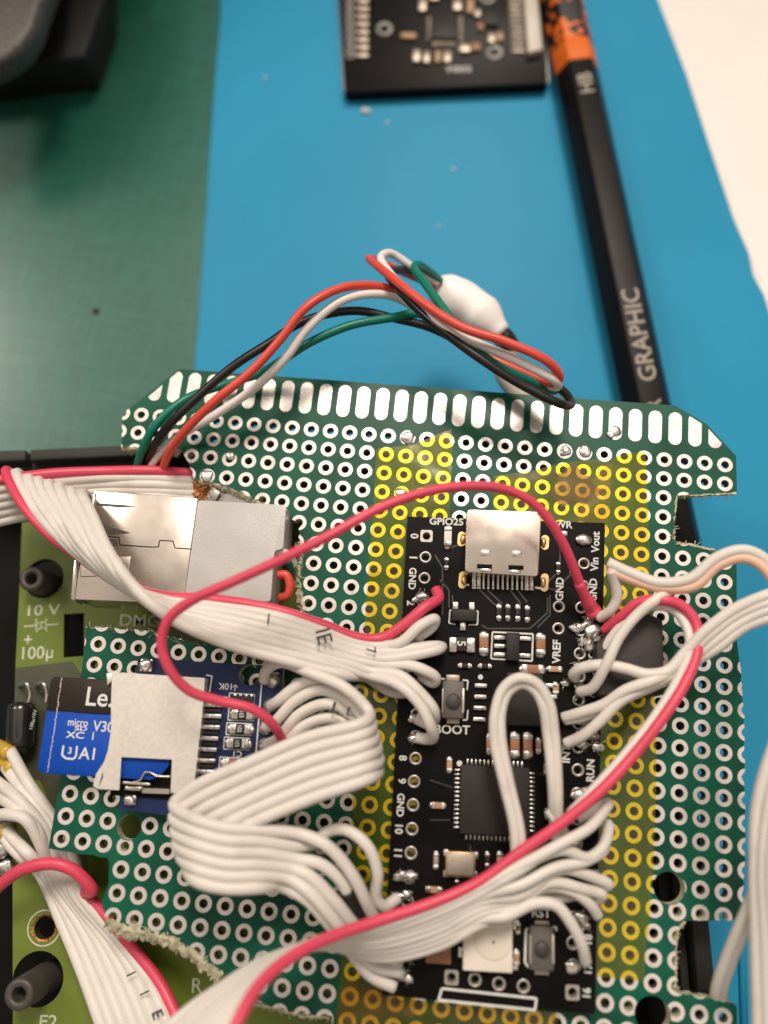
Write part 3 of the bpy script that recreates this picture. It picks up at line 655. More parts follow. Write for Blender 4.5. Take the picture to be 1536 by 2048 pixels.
# solder work along both edges
rn = random.Random(5)
def hairs(mb, x, y, z_, n_, l0, l1, r_=.045):
    p = P(x, y, z_)
    for _ in range(n_):
        a = rn.uniform(0, 6.28); l_ = rn.uniform(l0, l1); u = Vector((math.cos(a), math.sin(a), rn.uniform(-.1, .7)))
        q = p+u*l_*.5+Vector((rn.uniform(-.2, .2), rn.uniform(-.2, .2), rn.uniform(0, .3)))
        mb.tube([p, q, p+u*l_], [r_, r_, r_*.7], 5)
for k, (x, y, s_, hr, a) in enumerate(((842, 1195, .85, 14, .3), (1167, 1080, .85, 0, 0), (835, 1285, .7, 10, .3), (848, 1305, .6, 8, .5), (815, 1340, .5, 6, 0), (830, 1437, .8, 8, 0), (828, 1476, .75, 14, 0),
                                       (800, 1752, .75, 8, .2), (822, 1752, .75, 8, 0), (795, 1795, .8, 8, .2), (812, 1790, .6, 6, .5), (803, 1945, .85, 4, -.5), (815, 1955, .7, 4, -.4), (818, 1912, .5, 6, 0),
                                       (1180, 1238, .6, 14, 1.2), (1185, 1262, .95, 14, .3), (1155, 1257, .75, 9, .2), (1178, 1290, .75, 9, 1.3), (1172, 1248, .7, 5, .8), (1196, 1275, .6, 5, .4), (828, 1382, .6, 4, 0), (1186, 1420, .6, 6, .5), (1165, 1520-50, .6, 6, .2), (1190, 1640, .6, 5, .2), (1185, 1745, .6, 4, .2), (1192, 1800, .6, 4, .2), (1165, 1283, .5, 16, 1.3), (1160, 1375, .6, 16, 0), (1200, 1370, .5, 26, 0), (1160, 1440, .8, 18, 0), (1185, 1470, .7, 16, 0), (1165, 1490, .7, 14, 0), (1195, 1495, .6, 16, 0),
                                       (1160, 1590, 1.0, 5, 0), (1150, 1686, .7, 16, 0), (1160, 1735, .7, 14, 0), (1150, 1790, .8, 10, 0), (1160, 1835, .7, 16, 0), (1172, 1850, .5, 14, 0), (1147, 1932, .8, 2, 0), (1130, 1368, .5, 8, 0), (1155, 1330, .4, 8, 0))):
    mb = MB().blob(P(x, y, ZT+.3), s_*(.9 if hr else 1), .55 if hr else .45, .32 if hr else .05, 4, 100+k, st=(1.2, .8), a=a)
    if hr: hairs(mb, x, y, ZT+.4, hr, .5, 1.1 if hr < 20 else 2.0, .034)
    mb.build('solder_joint', M['solder'], t)

# black plastic cover beside the module
tag(MB().pprism([(1238, 1246), (1262, 1230), (1296, 1226), (1326, 1240), (1329, 1390), (1196, 1392), (1192, 1290)], .35, 4.6, bevel=.25).build('plastic_cover', M['black_cover']),
    'matt black plastic piece under the white wires, right of the black module', 'cover')

# ------------------------------------------------------------------ blue card-reader module and card
t = thing('card_reader_module', 'dark blue card reader module with a matt metal slot, left on the drilled board', 'circuit board')
zb = 2.4
o4 = ppoly([(276, 1316), (566, 1333), (548, 1660), (238, 1618)], zb); hq = P(498, 1350, zb).xy
plate([Vector(p) for p in o4], [circ(hq, 1.22, 30)], lambda c: (c-hq).length > 1.21, .9, zb).build('board', [M['blue_mask'], M['fibreglass']], t)
z = zb+.02; sk = MB()
sbox(sk, [(412, 1350), (424, 1352), (419, 1384)], 3, zb, z, False); sbox(sk, [(525, 1345), (511, 1520)], 3, zb, z, False); sbox(sk, [(525, 1345), (558, 1347)], 3, zb, z, False)
sk.ptext('10K', 452, 1373, 13, -1, -.05, z, bold=.01); sk.ptext('↓', 470, 1375, 13, -1, -.05, z, bold=.01); sk.ptext('C1', 474, 1508, 12, -1, -.05, z, bold=.01)
for (x, y) in ((485, 1398), (484, 1428), (480, 1457), (475, 1486), (466, 1526)): sbox(sk, [(x-26, y-12), (x+24, y-9), (x+22, y+14), (x-28, y+12)], 2.2, zb, z)
sk.build('lettering', M['silk'], t)
for (x, y, m_) in ((484, 1428, 'chip'), (480, 1457, 'chip'), (475, 1486, 'chip'), (466, 1526, 'cap_brown')):
    c = chipcap(x, y+1, 40, 18, M[m_], .6, 'chip_resistor' if m_ == 'chip' else 'chip_capacitor', t, zb, .30)
    if m_ == 'chip': MB().ptext('103', x-1, y, 9, .03, 1, zb+.63, bold=.01, sx=.8).build('lettering', M['silk'], c)
ar = MB()
for j in range(4): ar.box(**comp(470+j*11, 1392+j*.4, 7, 12, zb, zb+.5, bev=.1)); ar.box(**comp(470+j*11, 1408+j*.4, 7, 12, zb, zb+.5, bev=.1))
MB().box(**comp(486, 1399, 42, 14, zb, zb+.55)).build('resistor_array', M['chip'], t); ar.build('array_terminal', M['solder'], t)
zk = 4.3
slotp = [Vector(v) for v in ppoly([(224, 1344), (410, 1356), (404, 1430), (394, 1520), (386, 1588), (196, 1578), (206, 1555), (206, 1530), (216, 1500), (222, 1460), (222, 1410)], zk)]
win = [Vector(v) for v in ppoly([(243, 1514), (344, 1519), (341, 1592-4), (238, 1584)], zk)]
o = plate(slotp, [win], lambda c: not inside(c, win), zk-.22, zk, 0, 0).build('card_slot', M['steel_matt'], t)
sd = MB(); wall(sd, P(410, 1356, zk-.02), P(386, 1588, zk-.02), .25, zb, zk-.22); sd.build('slot_side', M['steel_matt'], o)
wall(MB(), P(224, 1344, zk), P(410, 1356, zk), .25, zb, zk-.22).build('slot_side', M['steel_matt'], o)
sl = MB().pprism([(205, 1545), (196, 1578), (186, 1572), (192, 1548), (214, 1515)], zb, zk-.5); sl.pprism([(212, 1346), (224, 1345), (224, 1362), (214, 1372)], zb+.8, zk-.3, bevel=.1); sl.build('slot_lip', M['steel_matt'], o)
MB().pprism([(225, 1500), (350, 1505), (345, 1600), (220, 1590)], zb+.01, zb+.15).build('slot_base', M['shell_dark'], o)
sg = MB().tube(spline(PW([(262, 1566, 3.7), (280, 1560, 3.9), (290, 1545, 4.0), (300, 1545, 4.0), (315, 1552, 4.0), (342, 1553, 3.8)])), .14, 8)
sg.pprism([(244, 1562), (300, 1566), (300, 1572), (244, 1568)], 3.0, 3.9, bevel=.08); sg.pprism([(250, 1572), (284, 1574), (280, 1582), (248, 1580)], 3.0, 3.95, bevel=.08); sg.pprism([(285, 1576), (340, 1578), (338, 1588), (284, 1586)], 2.9, 3.5)
sg.build('latch_spring', M['steel'], o)
for j in range(8):
    y = 1404+j*22.3; x = 402-j*3.0
    mb = MB().pprism([(x, y), (x+44, y+2), (x+43, y+11), (x-1, y+9)], zb+.02, zb+.7, bevel=.12, seg=3)
    mb.tube([P(x-6, y+3, zk-.7), P(x+6, y+3, zb+.6), P(x+12, y+4, zb+.5)], .22, 8); mb.build('contact_pin', M['solder'], t)
dg = MB()
for j in range(7): y = 1404+j*22.3; x = 402-j*3.0; dg.pprism([(x-2, y+12), (x+40, y+14), (x+39, y+20), (x-3, y+18)], zb, zb+.25)
dg.build('contact_block', M['chip'], t)
lg = MB()
for x, y, w_, h_ in ((292, 1330, 26, 26), (260, 1600, 24, 20), (447, 1400, 16, 16)): lg.blob(P(x, y, zb+.3), w_*.5*scl(x, y), .7, .15, 3, x, st=(1, h_/w_)); lg.box(**comp(x, y, w_, h_, zb, zb+.5, bev=.15))
lg.build('slot_foot', M['solder'], t)
for k, (x, y) in enumerate(((545, 1362), (541, 1411), (531, 1455), (531, 1490), (525, 1530), (520, 1575))):
    mb = MB().lathe(P(x, y, zb), [(.85, zb+.001), (.84, zb+.03), (.02, zb+.035)], 20); mb.blob(P(x, y, zb+.3), .72, .6, .2, 3, 200+k); mb.build('solder_joint', M['solder'], t)
# memory card
t = thing('memory_card', 'small blue and black memory card with white lettering pushed into the metal slot', 'memory card')
zd = 3.6
card = [(103, 1356), (112, 1351), (352, 1366), (345, 1430), (338, 1530), (322, 1560), (300, 1562), (84, 1548), (75, 1538), (80, 1500), (96, 1420)]
d_ = [(95, 1422), (349, 1437)]
MB().prism([v for v in ppoly([(108, 1353), (350, 1367), (347, 1437), (93, 1421), (101, 1362)], zd)], zd-.7, zd, bevel=.05, seg=1).build('black_half', M['card_black'], t)
MB().prism([v for v in ppoly([(92.7, 1422), (346.7, 1438), (338, 1530), (320, 1553), (300, 1560), (84, 1547), (75, 1537)], zd)], zd-.7, zd-.005, bevel=.05, seg=1).build('blue_half', M['card_blue'], t)
z = zd+.02; lt = MB()
lt.ptext('Le.', 199, 1394, 37, 1, .07, z, bold=.01, sx=.95); lt.ptext('micro', 156, 1445, 14, 1, .06, z, bold=.012, sx=.85); lt.ptext('SD', 162, 1457, 9, 1, .06, z, bold=.02, sx=1.8); lt.ptext('XC', 151, 1470, 13, 1, .06, z, bold=.02, sx=1.5); lt.ptext('I', 186, 1472, 15, 1, .06, z, bold=.01)
lt.ptext('V30', 207, 1453, 21, 1, .07, z, bold=.012, sx=.9); lt.ptext('A1', 177, 1507, 23, 1, .06, z, bold=.012)
sbox(lt, [(127, 1491), (124, 1510), (132, 1517), (147, 1518), (152, 1512), (154, 1492)], 4, zd, z, False); lt.ptext('3', 140, 1501, 13, 1, .06, z, bold=.02)
lt.build('lettering', M['print_white'], t)
rd = MB(); 
for j in range(70):
    f = j/69; x = 123-28*f**1.1+rn.uniform(-1.2, 1.2); y = 1356+188*f; q = P(x, y, zd+.02); rd.box(q.xy, rn.uniform(.04, .10), rn.uniform(.10, .22), zd, zd+.03, rn.uniform(-.3, .3))
rd.build('worn_ridge', M['led_white'], t)

# ------------------------------------------------------------------ USB socket, translucent plug body, copper braid
t = thing('usb_socket', 'shiny metal USB socket with a frosted plastic back, at the left of the drilled board', 'socket')
zu = 3.6
# plane in front, two levels: upper half and pressed lower half
u = MB()
U = [(188, 980), (396, 996), (367, 1206), (147, 1198), (178, 1040)]
u.prism(rounded(ppoly([(188, 980), (396, 996), (367, 1207), (147, 1199)], zu), .35, 3), -3.0, zu, bevel=.22, seg=3)
o = u.build('metal_shell', M['steel'], t)
sm = MB()
for a, b in zip([(200, 1071), (210, 1072), (238, 1075), (240, 1090), (300, 1094), (317, 1094), (319, 1081), (346, 1082), (350, 1096)], [(210, 1072), (238, 1075), (240, 1090), (300, 1094), (317, 1094), (319, 1081), (346, 1082), (350, 1096), (382, 1098)]):
    sline(sm, a, b, 2.2, zu-.05, zu+.015)
sm.build('seam', M['shell_dark'], o)
dk = MB(); dk.pprism([(190, 1006), (240, 1009), (272, 1013), (240, 1015), (195, 1011)], zu-.1, zu+.02); dk.pprism([(192, 1045), (215, 1052), (262, 1066), (222, 1070), (196, 1066)], zu-.1, zu+.02); dk.pprism([(208, 1076), (236, 1079), (237, 1093), (222, 1092)], zu-.1, zu+.02)
dk.build('spring_slot', M['post_grey'], o)
sp_ = MB(); sp_.tube(spline(PW([(160, 1157, zu+.1), (200, 1162, zu+.1), (250, 1163, zu)])), [.3]*15, 8) if False else None
sp_.pprism([(162, 1112), (262, 1112), (258, 1150), (160, 1154)], zu-.1, zu+.14, bevel=.12, seg=4)
sp_.build('contact_spring', M['steel'], o)
fl = MB(); fl.pprism([(180, 984), (192, 986), (186, 1040), (176, 1038)], 1.0, zu+.15, bevel=.2); fl.pprism([(148, 1105), (160, 1108), (150, 1204), (138, 1198)], 1.0, zu+.1, bevel=.2); fl.build('front_flange', M['steel'], o)
pb = MB().prism(rounded(ppoly([(396, 1000), (573, 1010), (566, 1098), (549, 1101), (541, 1203), (368, 1203)], zu-.1), .45, 5), -3.0, zu-.1, bevel=.3, seg=4)
pb.build('plastic_back', M['plug_plastic'], t)
def wire(name, label, pts, mat_, r, cat='wire', group=None, k=7):
    return tag(MB().tube(spline(PW(pts), k), r, 12).build(name, M[mat_]), label, cat, group)
wire('wire', 'short white wire looping out of the back of the frosted plastic', [(535, 1110, 2.2), (560, 1103, 2.2), (580, 1112, 1.8), (588, 1130, .5)], 'wire_white', .5, group='wires of the metal socket')
wire('wire', 'short green wire end tucked beside the frosted plastic back', [(530, 1118, 1.8), (560, 1113, 1.8), (578, 1120, 1.5), (583, 1145, -.5)], 'wire_green', .5, group='wires of the metal socket')
wire('wire', 'short red-orange wire looping out low at the back of the frosted plastic', [(555, 1150, 2.0), (572, 1150, 2.0), (580, 1170, 1.8), (575, 1190, 1.4), (560, 1196, 1.0)], 'wire_red', .55, group='wires of the metal socket')
t = thing('copper_braid', 'frayed copper braid with a scrap of clear film above the metal socket', 'braid')
cb = MB(); 
for _ in range(90):
    x, y = rn.uniform(388, 424), rn.uniform(962, 998); p = P(x, y, -.4+rn.uniform(-.6, .4)); a = rn.choice((.9, 2.2))+rn.uniform(-.25, .25); l_ = rn.uniform(.5, 1.1)
    cb.tube([p, p+Vector((math.cos(a)*l_, math.sin(a)*l_, rn.uniform(-.2, .2)))], .06, 5)
cb.pprism([(386, 960), (428, 968), (424, 1000), (388, 998)], -1.8, -.9); cb.build('copper_strands', M['copper'], t)
MB().pprism([(424, 972), (442, 984), (430, 1003), (408, 1002)], -.5, -.2, bevel=.12).pprism([(430, 985), (500, 992), (540, 1010), (420, 1003)], -1.6, -.9).build('clear_film', M['foil'], t)

# ------------------------------------------------------------------ wires of the hub
G = 'thin stranded wires arching over the top edge of the drilled board'
wire('wire', 'orange-red wire arching from the metal socket to the white joint', [(322, 998, -5), (328, 930, 0), (365, 868, 5), (432, 800, 8), (500, 745, 9), (560, 680, 10), (612, 615, 11), (680, 577, 10), (750, 572, 8), (810, 590, 6), (870, 640, 5), (950, 700, 5), (1050, 745, 6), (1106, 766, 8), (1119, 752, 10), (1095, 723, 12), (1010, 683, 13), (925, 655, 13), (850, 608, 12), (790, 560, 10), (748, 526, 6), (739, 517, 3), (760, 524, 0), (820, 550, -2), (872, 572, -3)], 'wire_red', .56, group=G)
wire('wire', 'white wire running beside the orange-red one to the white joint', [(288, 998, -5), (300, 935, -1), (350, 878, 2), (430, 830, 4), (510, 775, 6), (572, 715, 8), (612, 660, 9), (680, 603, 9), (740, 588, 8), (800, 598, 6), (870, 648, 4), (960, 705, 4), (1050, 752, 5), (1112, 774, 7), (1108, 760, 10), (1040, 724, 11), (940, 680, 11), (880, 650, 11), (820, 590, 9), (778, 545, 7), (762, 514, 4), (782, 507, 2), (830, 538, 0), (874, 568, -3)], 'wire_white', .56, group=G)
wire('wire', 'black wire arching lowest over the blue mat and back up to the white joint', [(288, 998, -6), (292, 930, -1), (330, 860, 4), (400, 790, 6), (470, 730, 7), (540, 685, 7), (600, 646, 7), (660, 627, 7), (720, 622, 6), (790, 637, 5), (860, 655, 4), (960, 705, 3), (1080, 755, 5), (1130, 786, 6), (1142, 808, 7), (1122, 808, 9), (1040, 768, 10), (960, 717, 11), (890, 665, 11), (835, 618, 10), (790, 570, 8), (775, 545, 5), (800, 540, 1), (850, 546, -2), (876, 562, -3)], 'wire_black', .56, group=G)
wire('wire', 'dark green wire arching beside the black one to the white joint', [(270, 998, -6), (276, 925, 0), (312, 850, 4), (368, 800, 4), (440, 772, 2), (520, 747, 3), (565, 720, 5), (622, 684, 7), (700, 651, 7), (780, 636, 6), (840, 628, 5), (900, 660, 4), (980, 722, 3), (1060, 765, 4), (1108, 782, 5), (1060, 762, 7), (990, 728, 9), (932, 678, 10), (885, 615, 9), (850, 567, 7), (829, 538, 5), (838, 530, 2), (862, 546, -1), (880, 562, -3)], 'wire_green', .56, group=G)
t = thing('cable_joint', 'lumpy white heat-shrink joint with its cream cable, on the blue mat behind the four wires', 'cable')
pts = spline(PW([(868, 566, -6), (885, 580, -6), (905, 595, -6), (935, 612, -6), (962, 632, -6), (985, 652, -6), (1004, 668, -6)]), 4)
rr = [1.0+2.1*math.sin(min(1, i/7)*math.pi/2)*(1 if i < 16 else max(.2, 1-(i-16)/10)) + .10*math.sin(i*.8) for i in range(len(pts))]
MB().tube(pts, rr, 20).build('heat_shrink', M['heat_white'], t)
MB().tube(spline(PW([(996, 662, -7), (1012, 676, -7), (1020, 690, -8)])), 1.3, 14).build('black_sleeve', M['heat_black'], t)
MB().tube(spline(PW([(1006, 672, -8), (1015, 700, -9), (1008, 740, -9), (1040, 790, -9), (1075, 850, -10), (1100, 950, -12)])), 1.55, 16).build('cable_jacket', M['cream'], t)

# ------------------------------------------------------------------ ribbon cables
def lerp(a, b, f): return a+(b-a)*f
jr = random.Random(21)
def ribbon(name, label, cat, A, B, n_, cols, r=None, tails=None, starts=None, group=None, k=7, trim=None, parent_part='conductor', web=True):
    """A, B: the two edges, as world points; every conductor is a tube between them"""
    t_ = thing(name, label, cat, group); A = PW(A); B = PW(B)
    for i in range(n_):
        f = (i+.5)/n_; pts = [lerp(a, b, f) for a, b in zip(A, B)]
        if trim and i in trim: pts = pts[:trim[i]]
        if starts and i in starts: pts = PW(starts[i])+pts
        if tails and i in tails: pts = pts+PW(tails[i])
        rad = r or .64
        pts = [pts[0]]+[q+Vector((jr.uniform(-.09, .09), jr.uniform(-.09, .09), jr.uniform(-.12, .12))) for q in pts[1:-1]]+[pts[-1]]
        MB().tube(spline(pts, k), rad, 12).build(parent_part, M[cols[i]], t_)
    wb = MB()
    for i in range(1, n_):
        pts = [lerp(a, b, i/n_) for a, b in zip(A, B)]; wb.tube(spline(pts, k), [.40]*((len(pts)-1)*k+1), 8)
    if web: wb.build('insulation_web', M['ribbon_white'], t_)
    return t_
W = 'ribbon_white'; Rr = 'ribbon_red'
# back run: out from under the drilled board to the left
ribbon('ribbon_cable', 'grey ribbon cable with red edge running behind the metal socket towards the left', 'ribbon cable',
       [(450, 938, -3), (378, 940, -2), (300, 934, 0), (200, 936, 1), (100, 938, 3), (-60, 960, 5)], [(450, 1020, -4), (378, 1018, -3), (300, 1014, -2), (200, 1016, -2), (100, 1030, -1), (-60, 1065, 1)], 6, [Rr]+[W]*5, r=.66, group='grey ribbon cables')
# folded run over the socket to the module's left pins
zt = 2.6
A_ = [(20, 950, -1), (2, 938, 3), (30, 1000, 6), (88, 1062, 7), (150, 1110, 7), (225, 1158, 6), (305, 1186, 6), (430, 1194, 7), (550, 1212, 7), (650, 1244, 6), (712, 1270, 5)]
B_ = [(205, 1010, -1), (176, 990, 4), (196, 1035, 8), (222, 1100, 11), (262, 1160, 13), (308, 1212, 13), (360, 1248, 11), (450, 1292, 9), (560, 1326, 8), (640, 1345, 7), (690, 1356, 6)]
RT1 = ribbon('ribbon_cable', 'twisted grey ribbon cable with red edge crossing the metal socket to the black module', 'ribbon cable', A_, B_, 8, [Rr]+[W]*7, r=.66, group='grey ribbon cables',
       tails={0: [(760, 1275, 4.5), (805, 1252, 5), (850, 1215, 5), (876, 1196, 4), (872, 1178, 3.4)],
              1: [(765, 1290, 4.5), (800, 1285, 5), (840, 1250, 5.2), (870, 1238, 4.6), (866, 1252, 3.6), (830, 1278, 3.2)],
              2: [(770, 1305, 4.8), (830, 1298, 4.5), (870, 1292, 4.0), (882, 1292, 3.8), (868, 1300, 3), (845, 1300, 2.8)],
              3: [(770, 1318, 5.2), (820, 1310, 5), (875, 1300, 4.6), (884, 1293, 3.6)],
              4: [(760, 1328, 5), (820, 1330, 5), (850, 1340, 4.8), (872, 1356, 4), (866, 1364, 3.2), (840, 1350, 2.8)],
              5: [(750, 1343, 5), (800, 1352, 6), (846, 1392, 6), (868, 1420, 5.4), (866, 1440, 4), (856, 1448, 3), (832, 1437, 2.8)],
              6: [(740, 1352, 5), (795, 1370, 6.6), (838, 1410, 6.6), (862, 1450, 6), (866, 1475, 4.4), (856, 1480, 3), (832, 1475, 2.8)],
              7: [(735, 1356, 3.4), (760, 1372, 2.6), (790, 1385, 2.6), (836, 1382, 2.6)]})
mk = MB()
for tx, x, y, dx, dy, z_, h_ in (('1', 537, 1237, .1, 1, 8.6, 20), ('IE', 648, 1272, .25, 1, 8.3, 30), ('7', 742, 1300, .1, 1, 6.6, 20), ('1', 1, 965, 1, 0, 7.5, 10)):
    MB().ptext(tx, x, y, h_, 1 if tx == '1' else dx, .1 if tx == '1' else dy, z_, bold=.005).build('lettering', M['print_black'], RT1)
# card reader ribbon with two folds
C1 = [(738, 1424), (743, 1446), (748, 1470), (754, 1494), (758, 1518), (757, 1540)]
C2 = [(348, 1608), (347, 1634), (350, 1660), (354, 1684), (362, 1708), (376, 1730)]
st6 = [[(528, 1362, 3.2), (533, 1340, 4.4), (562, 1325, 5.5), (620, 1345, 7.5), (690, 1376, 8.5)], [(541, 1412, 3), (556, 1402, 4.2), (600, 1368, 5.2), (650, 1358, 6), (700, 1388, 6.5)],
       [(531, 1455, 3), (548, 1446, 4), (590, 1402, 5), (645, 1380, 6), (700, 1408, 6)], [(531, 1490, 3), (556, 1478, 4), (600, 1428, 5), (660, 1408, 6), (712, 1440, 5.6)],
       [(525, 1530, 3), (560, 1500, 4), (610, 1450, 4.6), (670, 1436, 5.2), (722, 1466, 5)], [(520, 1575, 3), (580, 1510, 4), (640, 1470, 4.4), (700, 1470, 4.6), (735, 1500, 4.6)]]
mid = []
end6 = [[(600, 1668, 9), (655, 1692, 9), (705, 1750, 8), (735, 1810, 6), (755, 1850, 4), (770, 1880, 3.4), (808, 1900, 2.8)],
        [(590, 1692, 8.5), (625, 1688, 7), (655, 1664, 6), (692, 1660, 6.5), (735, 1692, 6.6), (755, 1745, 5.6), (752, 1795, 4.6), (768, 1812, 4), (796, 1796, 3)],
        [(590, 1718, 8.8), (640, 1728, 8.4), (682, 1762, 7.4), (705, 1810, 6), (735, 1860, 4.4), (790, 1900, 3)],
        [(585, 1738, 9), (620, 1752, 9), (668, 1800, 8), (710, 1852, 6), (745, 1890, 4.4), (800, 1930, 3)],
        [(575, 1756, 9), (620, 1785, 9), (660, 1830, 8), (700, 1880, 6), (745, 1930, 4), (803, 1945, 3)],
        [(560, 1772, 8.4), (610, 1796, 8), (650, 1838, 7), (692, 1890, 5), (740, 1950, 3.4), (790, 1975, 2.8)]]
t = thing('ribbon_cable', 'pale ribbon cable folded twice between the blue card reader and the black module', 'ribbon cable', 'grey ribbon cables')
for i in range(6):
    c1 = P(*C1[i], 8.2-.2*i); c2 = P(*C2[i], 8.4)
    pts = PW(st6[i])+[c1]
    a = Vector(c1); b = Vector(c2)
    y0 = 1438+i*22.5; y1 = 1574+i*20
    pts += [P(725-i*2+i*4, y0+8, 11.0), P(620, 1473+i*25, 11.2), P(500, 1524+i*25, 10.6), P(400+i*4, 1568+i*25, 9.6)]
    pts += [c2, P(395, 1640+i*24.5, 11.5), P(450, 1656+i*24, 11.5), P(520, 1660+i*23, 10.5)] + PW(end6[i])
    MB().tube(spline(pts, 7), .66, 12).build('conductor', M[W], t)
MB().tube(spline(PW([(693, 1782, 6.9), (706, 1812, 6), (722, 1842, 5)]), 6), .80, 14).build('black_sleeve', M['heat_black'], t)
mk = MB().ptext('L', 672, 1415, 20, 1, .3, 6.9, bold=.01, sx=1.4).ptext('L', 700, 1423, 16, 1, .3, 6.9, bold=.01, sx=1.4).ptext('IIII', 678, 1430, 6, 1, .15, 6.9, sx=1.6)
mk.build('lettering', M['print_black'], t)
# bottom ribbon
A_ = [(455, 2140, 22), (485, 2040, 20), (520, 1975, 18), (585, 1915, 15), (660, 1872, 12.5), (760, 1835, 10), (870, 1797, 8.5), (960, 1757, 8)]
B_ = [(250, 2140, 12), (350, 2040, 11), (440, 1975, 10), (530, 1922, 8), (640, 1893, 6), (770, 1918, 5.5), (880, 1895, 5.5), (965, 1850, 6)]
ribbon('ribbon_cable', 'wide grey ribbon cable with red edge rising from the bottom across the black module', 'ribbon cable', A_, B_, 9, [Rr]+[W]*8, r=.61, group='grey ribbon cables',
       tails={0: [(1040, 1706, 8), (1120, 1648, 8.4), (1200, 1583, 8.6), (1270, 1506, 8.6), (1325, 1436, 8.6), (1372, 1365, 8.4), (1396, 1300, 8.2), (1392, 1245, 8), (1362, 1210, 8), (1325, 1200, 8), (1280, 1205, 7), (1240, 1235, 5.5), (1208, 1262, 3.4)],
              1: [(1050, 1725, 8), (1120, 1690, 8), (1180, 1655, 7), (1212, 1618, 6), (1214, 1606, 4), (1190, 1620, 3), (1154, 1637, 2.8)],
              2: [(1040, 1740, 8), (1080, 1712, 7.6), (1130, 1700, 7), (1175, 1716, 6), (1205, 1690, 5), (1216, 1652, 4), (1205, 1645, 3)],
              3: [(1040, 1770, 7.5), (1110, 1735, 7), (1170, 1722, 6), (1205, 1705, 5), (1210, 1690, 3.4)],
              4: [(1040, 1790, 6.5), (1120, 1740, 6), (1180, 1752, 5), (1216, 1768, 4), (1190, 1775, 3)],
              5: [(1040, 1800, 6), (1100, 1766, 6), (1160, 1775, 5), (1205, 1790, 4), (1190, 1800, 3)],
              6: [(1030, 1815, 6), (1090, 1775, 5.4), (1140, 1780, 4.8), (1180, 1810, 4), (1196, 1832, 3)],
              7: [(1010, 1832, 6.4), (1070, 1805, 6.6), (1110, 1812, 6.4), (1145, 1850, 6), (1163, 1890, 5), (1172, 1925, 3.4)],
              8: [(990, 1840, 4), (1060, 1800, 4), (1120, 1795, 3.6), (1150, 1790, 2.8)]})
G = 'white single wires soldered along the right side of the black module'
wire('wire', 'white wire bonded to the red one, arching over the right of the drilled board', [(1140, 1628, 7.6), (1190, 1576, 7.8), (1258, 1500, 8), (1312, 1430, 8), (1357, 1358, 8), (1379, 1300, 8), (1374, 1255, 7.6), (1350, 1222, 7), (1318, 1212, 7), (1275, 1222, 6), (1235, 1260, 5), (1205, 1300, 4)], W, .55, group=G)
wire('wire', 'white wire end bent down from the peach ribbon to the cluster of bright strands', [(1222, 1140, 8), (1230, 1165, 7), (1234, 1195, 6), (1222, 1220, 5), (1198, 1236, 3.4)], W, .6, group=G)
wire('wire', 'long white wire curving over the black cover to the right pins', [(1362, 1165, 8), (1325, 1190, 8), (1272, 1232, 8), (1238, 1275, 7.6), (1212, 1330, 7), (1185, 1375, 5), (1158, 1384, 3.2)], W, .62, group=G)
wire('wire', 'white wire curving over the memory chip side onto a middle right pin', [(1095, 1620, 5), (1110, 1640, 5), (1130, 1665, 4), (1140, 1700, 3)], W, .5, group=G)
G2 = 'grey ribbon cables'
ribbon('ribbon_cable', 'peach-edged narrow ribbon leaving the frame on the right above the wide one', 'ribbon cable', [(1215, 1118, 8), (1262, 1138, 8.4), (1320, 1158, 8.8), (1378, 1150, 9.6), (1430, 1108, 10.5), (1485, 1092, 11), (1530, 1110, 11), (1580, 1170, 11)],
       [(1216, 1146, 7.4), (1258, 1165, 7.6), (1320, 1182, 8), (1388, 1178, 9), (1440, 1138, 10), (1488, 1122, 10.6), (1520, 1140, 10.8), (1560, 1190, 11)], 2, [W, 'ribbon_peach'], r=.64, group=G2)
ribbon('ribbon_cable', 'bundle of four white conductors leaving the frame on the right at mid height', 'ribbon cable',
       [(1334, 1340, 7.5), (1370, 1300, 8), (1410, 1255, 9), (1465, 1212, 10), (1536, 1182, 11), (1600, 1165, 11)], [(1352, 1352, 6.8), (1392, 1326, 7), (1440, 1298, 8), (1490, 1262, 9), (1545, 1240, 10), (1605, 1230, 10)], 4, [W]*4, r=.64, group=G2,
       starts={0: [(1152, 1356, 2.9), (1148, 1348, 4), (1165, 1336, 5.4), (1205, 1330, 6.2), (1250, 1336, 7), (1295, 1349, 7.4)],
               1: [(1125, 1436, 3), (1165, 1424, 4), (1210, 1408, 5.5), (1250, 1382, 6.8), (1300, 1362, 7.4)],
               2: [(1130, 1488, 3), (1165, 1470, 4), (1200, 1444, 5), (1240, 1402, 6), (1290, 1375, 6.8)],
               3: [(1128, 1440, 2.8), (1170, 1432, 3.4), (1215, 1415, 4.8), (1258, 1393, 6), (1310, 1370, 6.4)]})
ribbon('ribbon_cable', 'paired white conductors looping over the memory chip and down the black module', 'ribbon cable',
       [(1010, 1800, 5), (1022, 1735, 6.5), (1024, 1660, 7.5), (1004, 1570, 8), (985, 1480, 8.5), (984, 1420, 9), (1002, 1372, 9.5), (1040, 1348, 10), (1078, 1362, 9.5), (1104, 1400, 9), (1112, 1460, 8), (1118, 1560, 7), (1118, 1625, 5.5), (1122, 1680, 3.5)],
       [(1042, 1800, 4.4), (1048, 1740, 6.2), (1046, 1660, 7.2), (1026, 1570, 7.8), (1008, 1480, 8.2), (1008, 1425, 8.6), (1022, 1390, 8.6), (1042, 1376, 8.6), (1066, 1386, 8.6), (1082, 1418, 8.4), (1090, 1470, 7.6), (1100, 1560, 6.6), (1104, 1625, 5), (1108, 1680, 3)], 2, [W]*2, r=.60, group=G2)
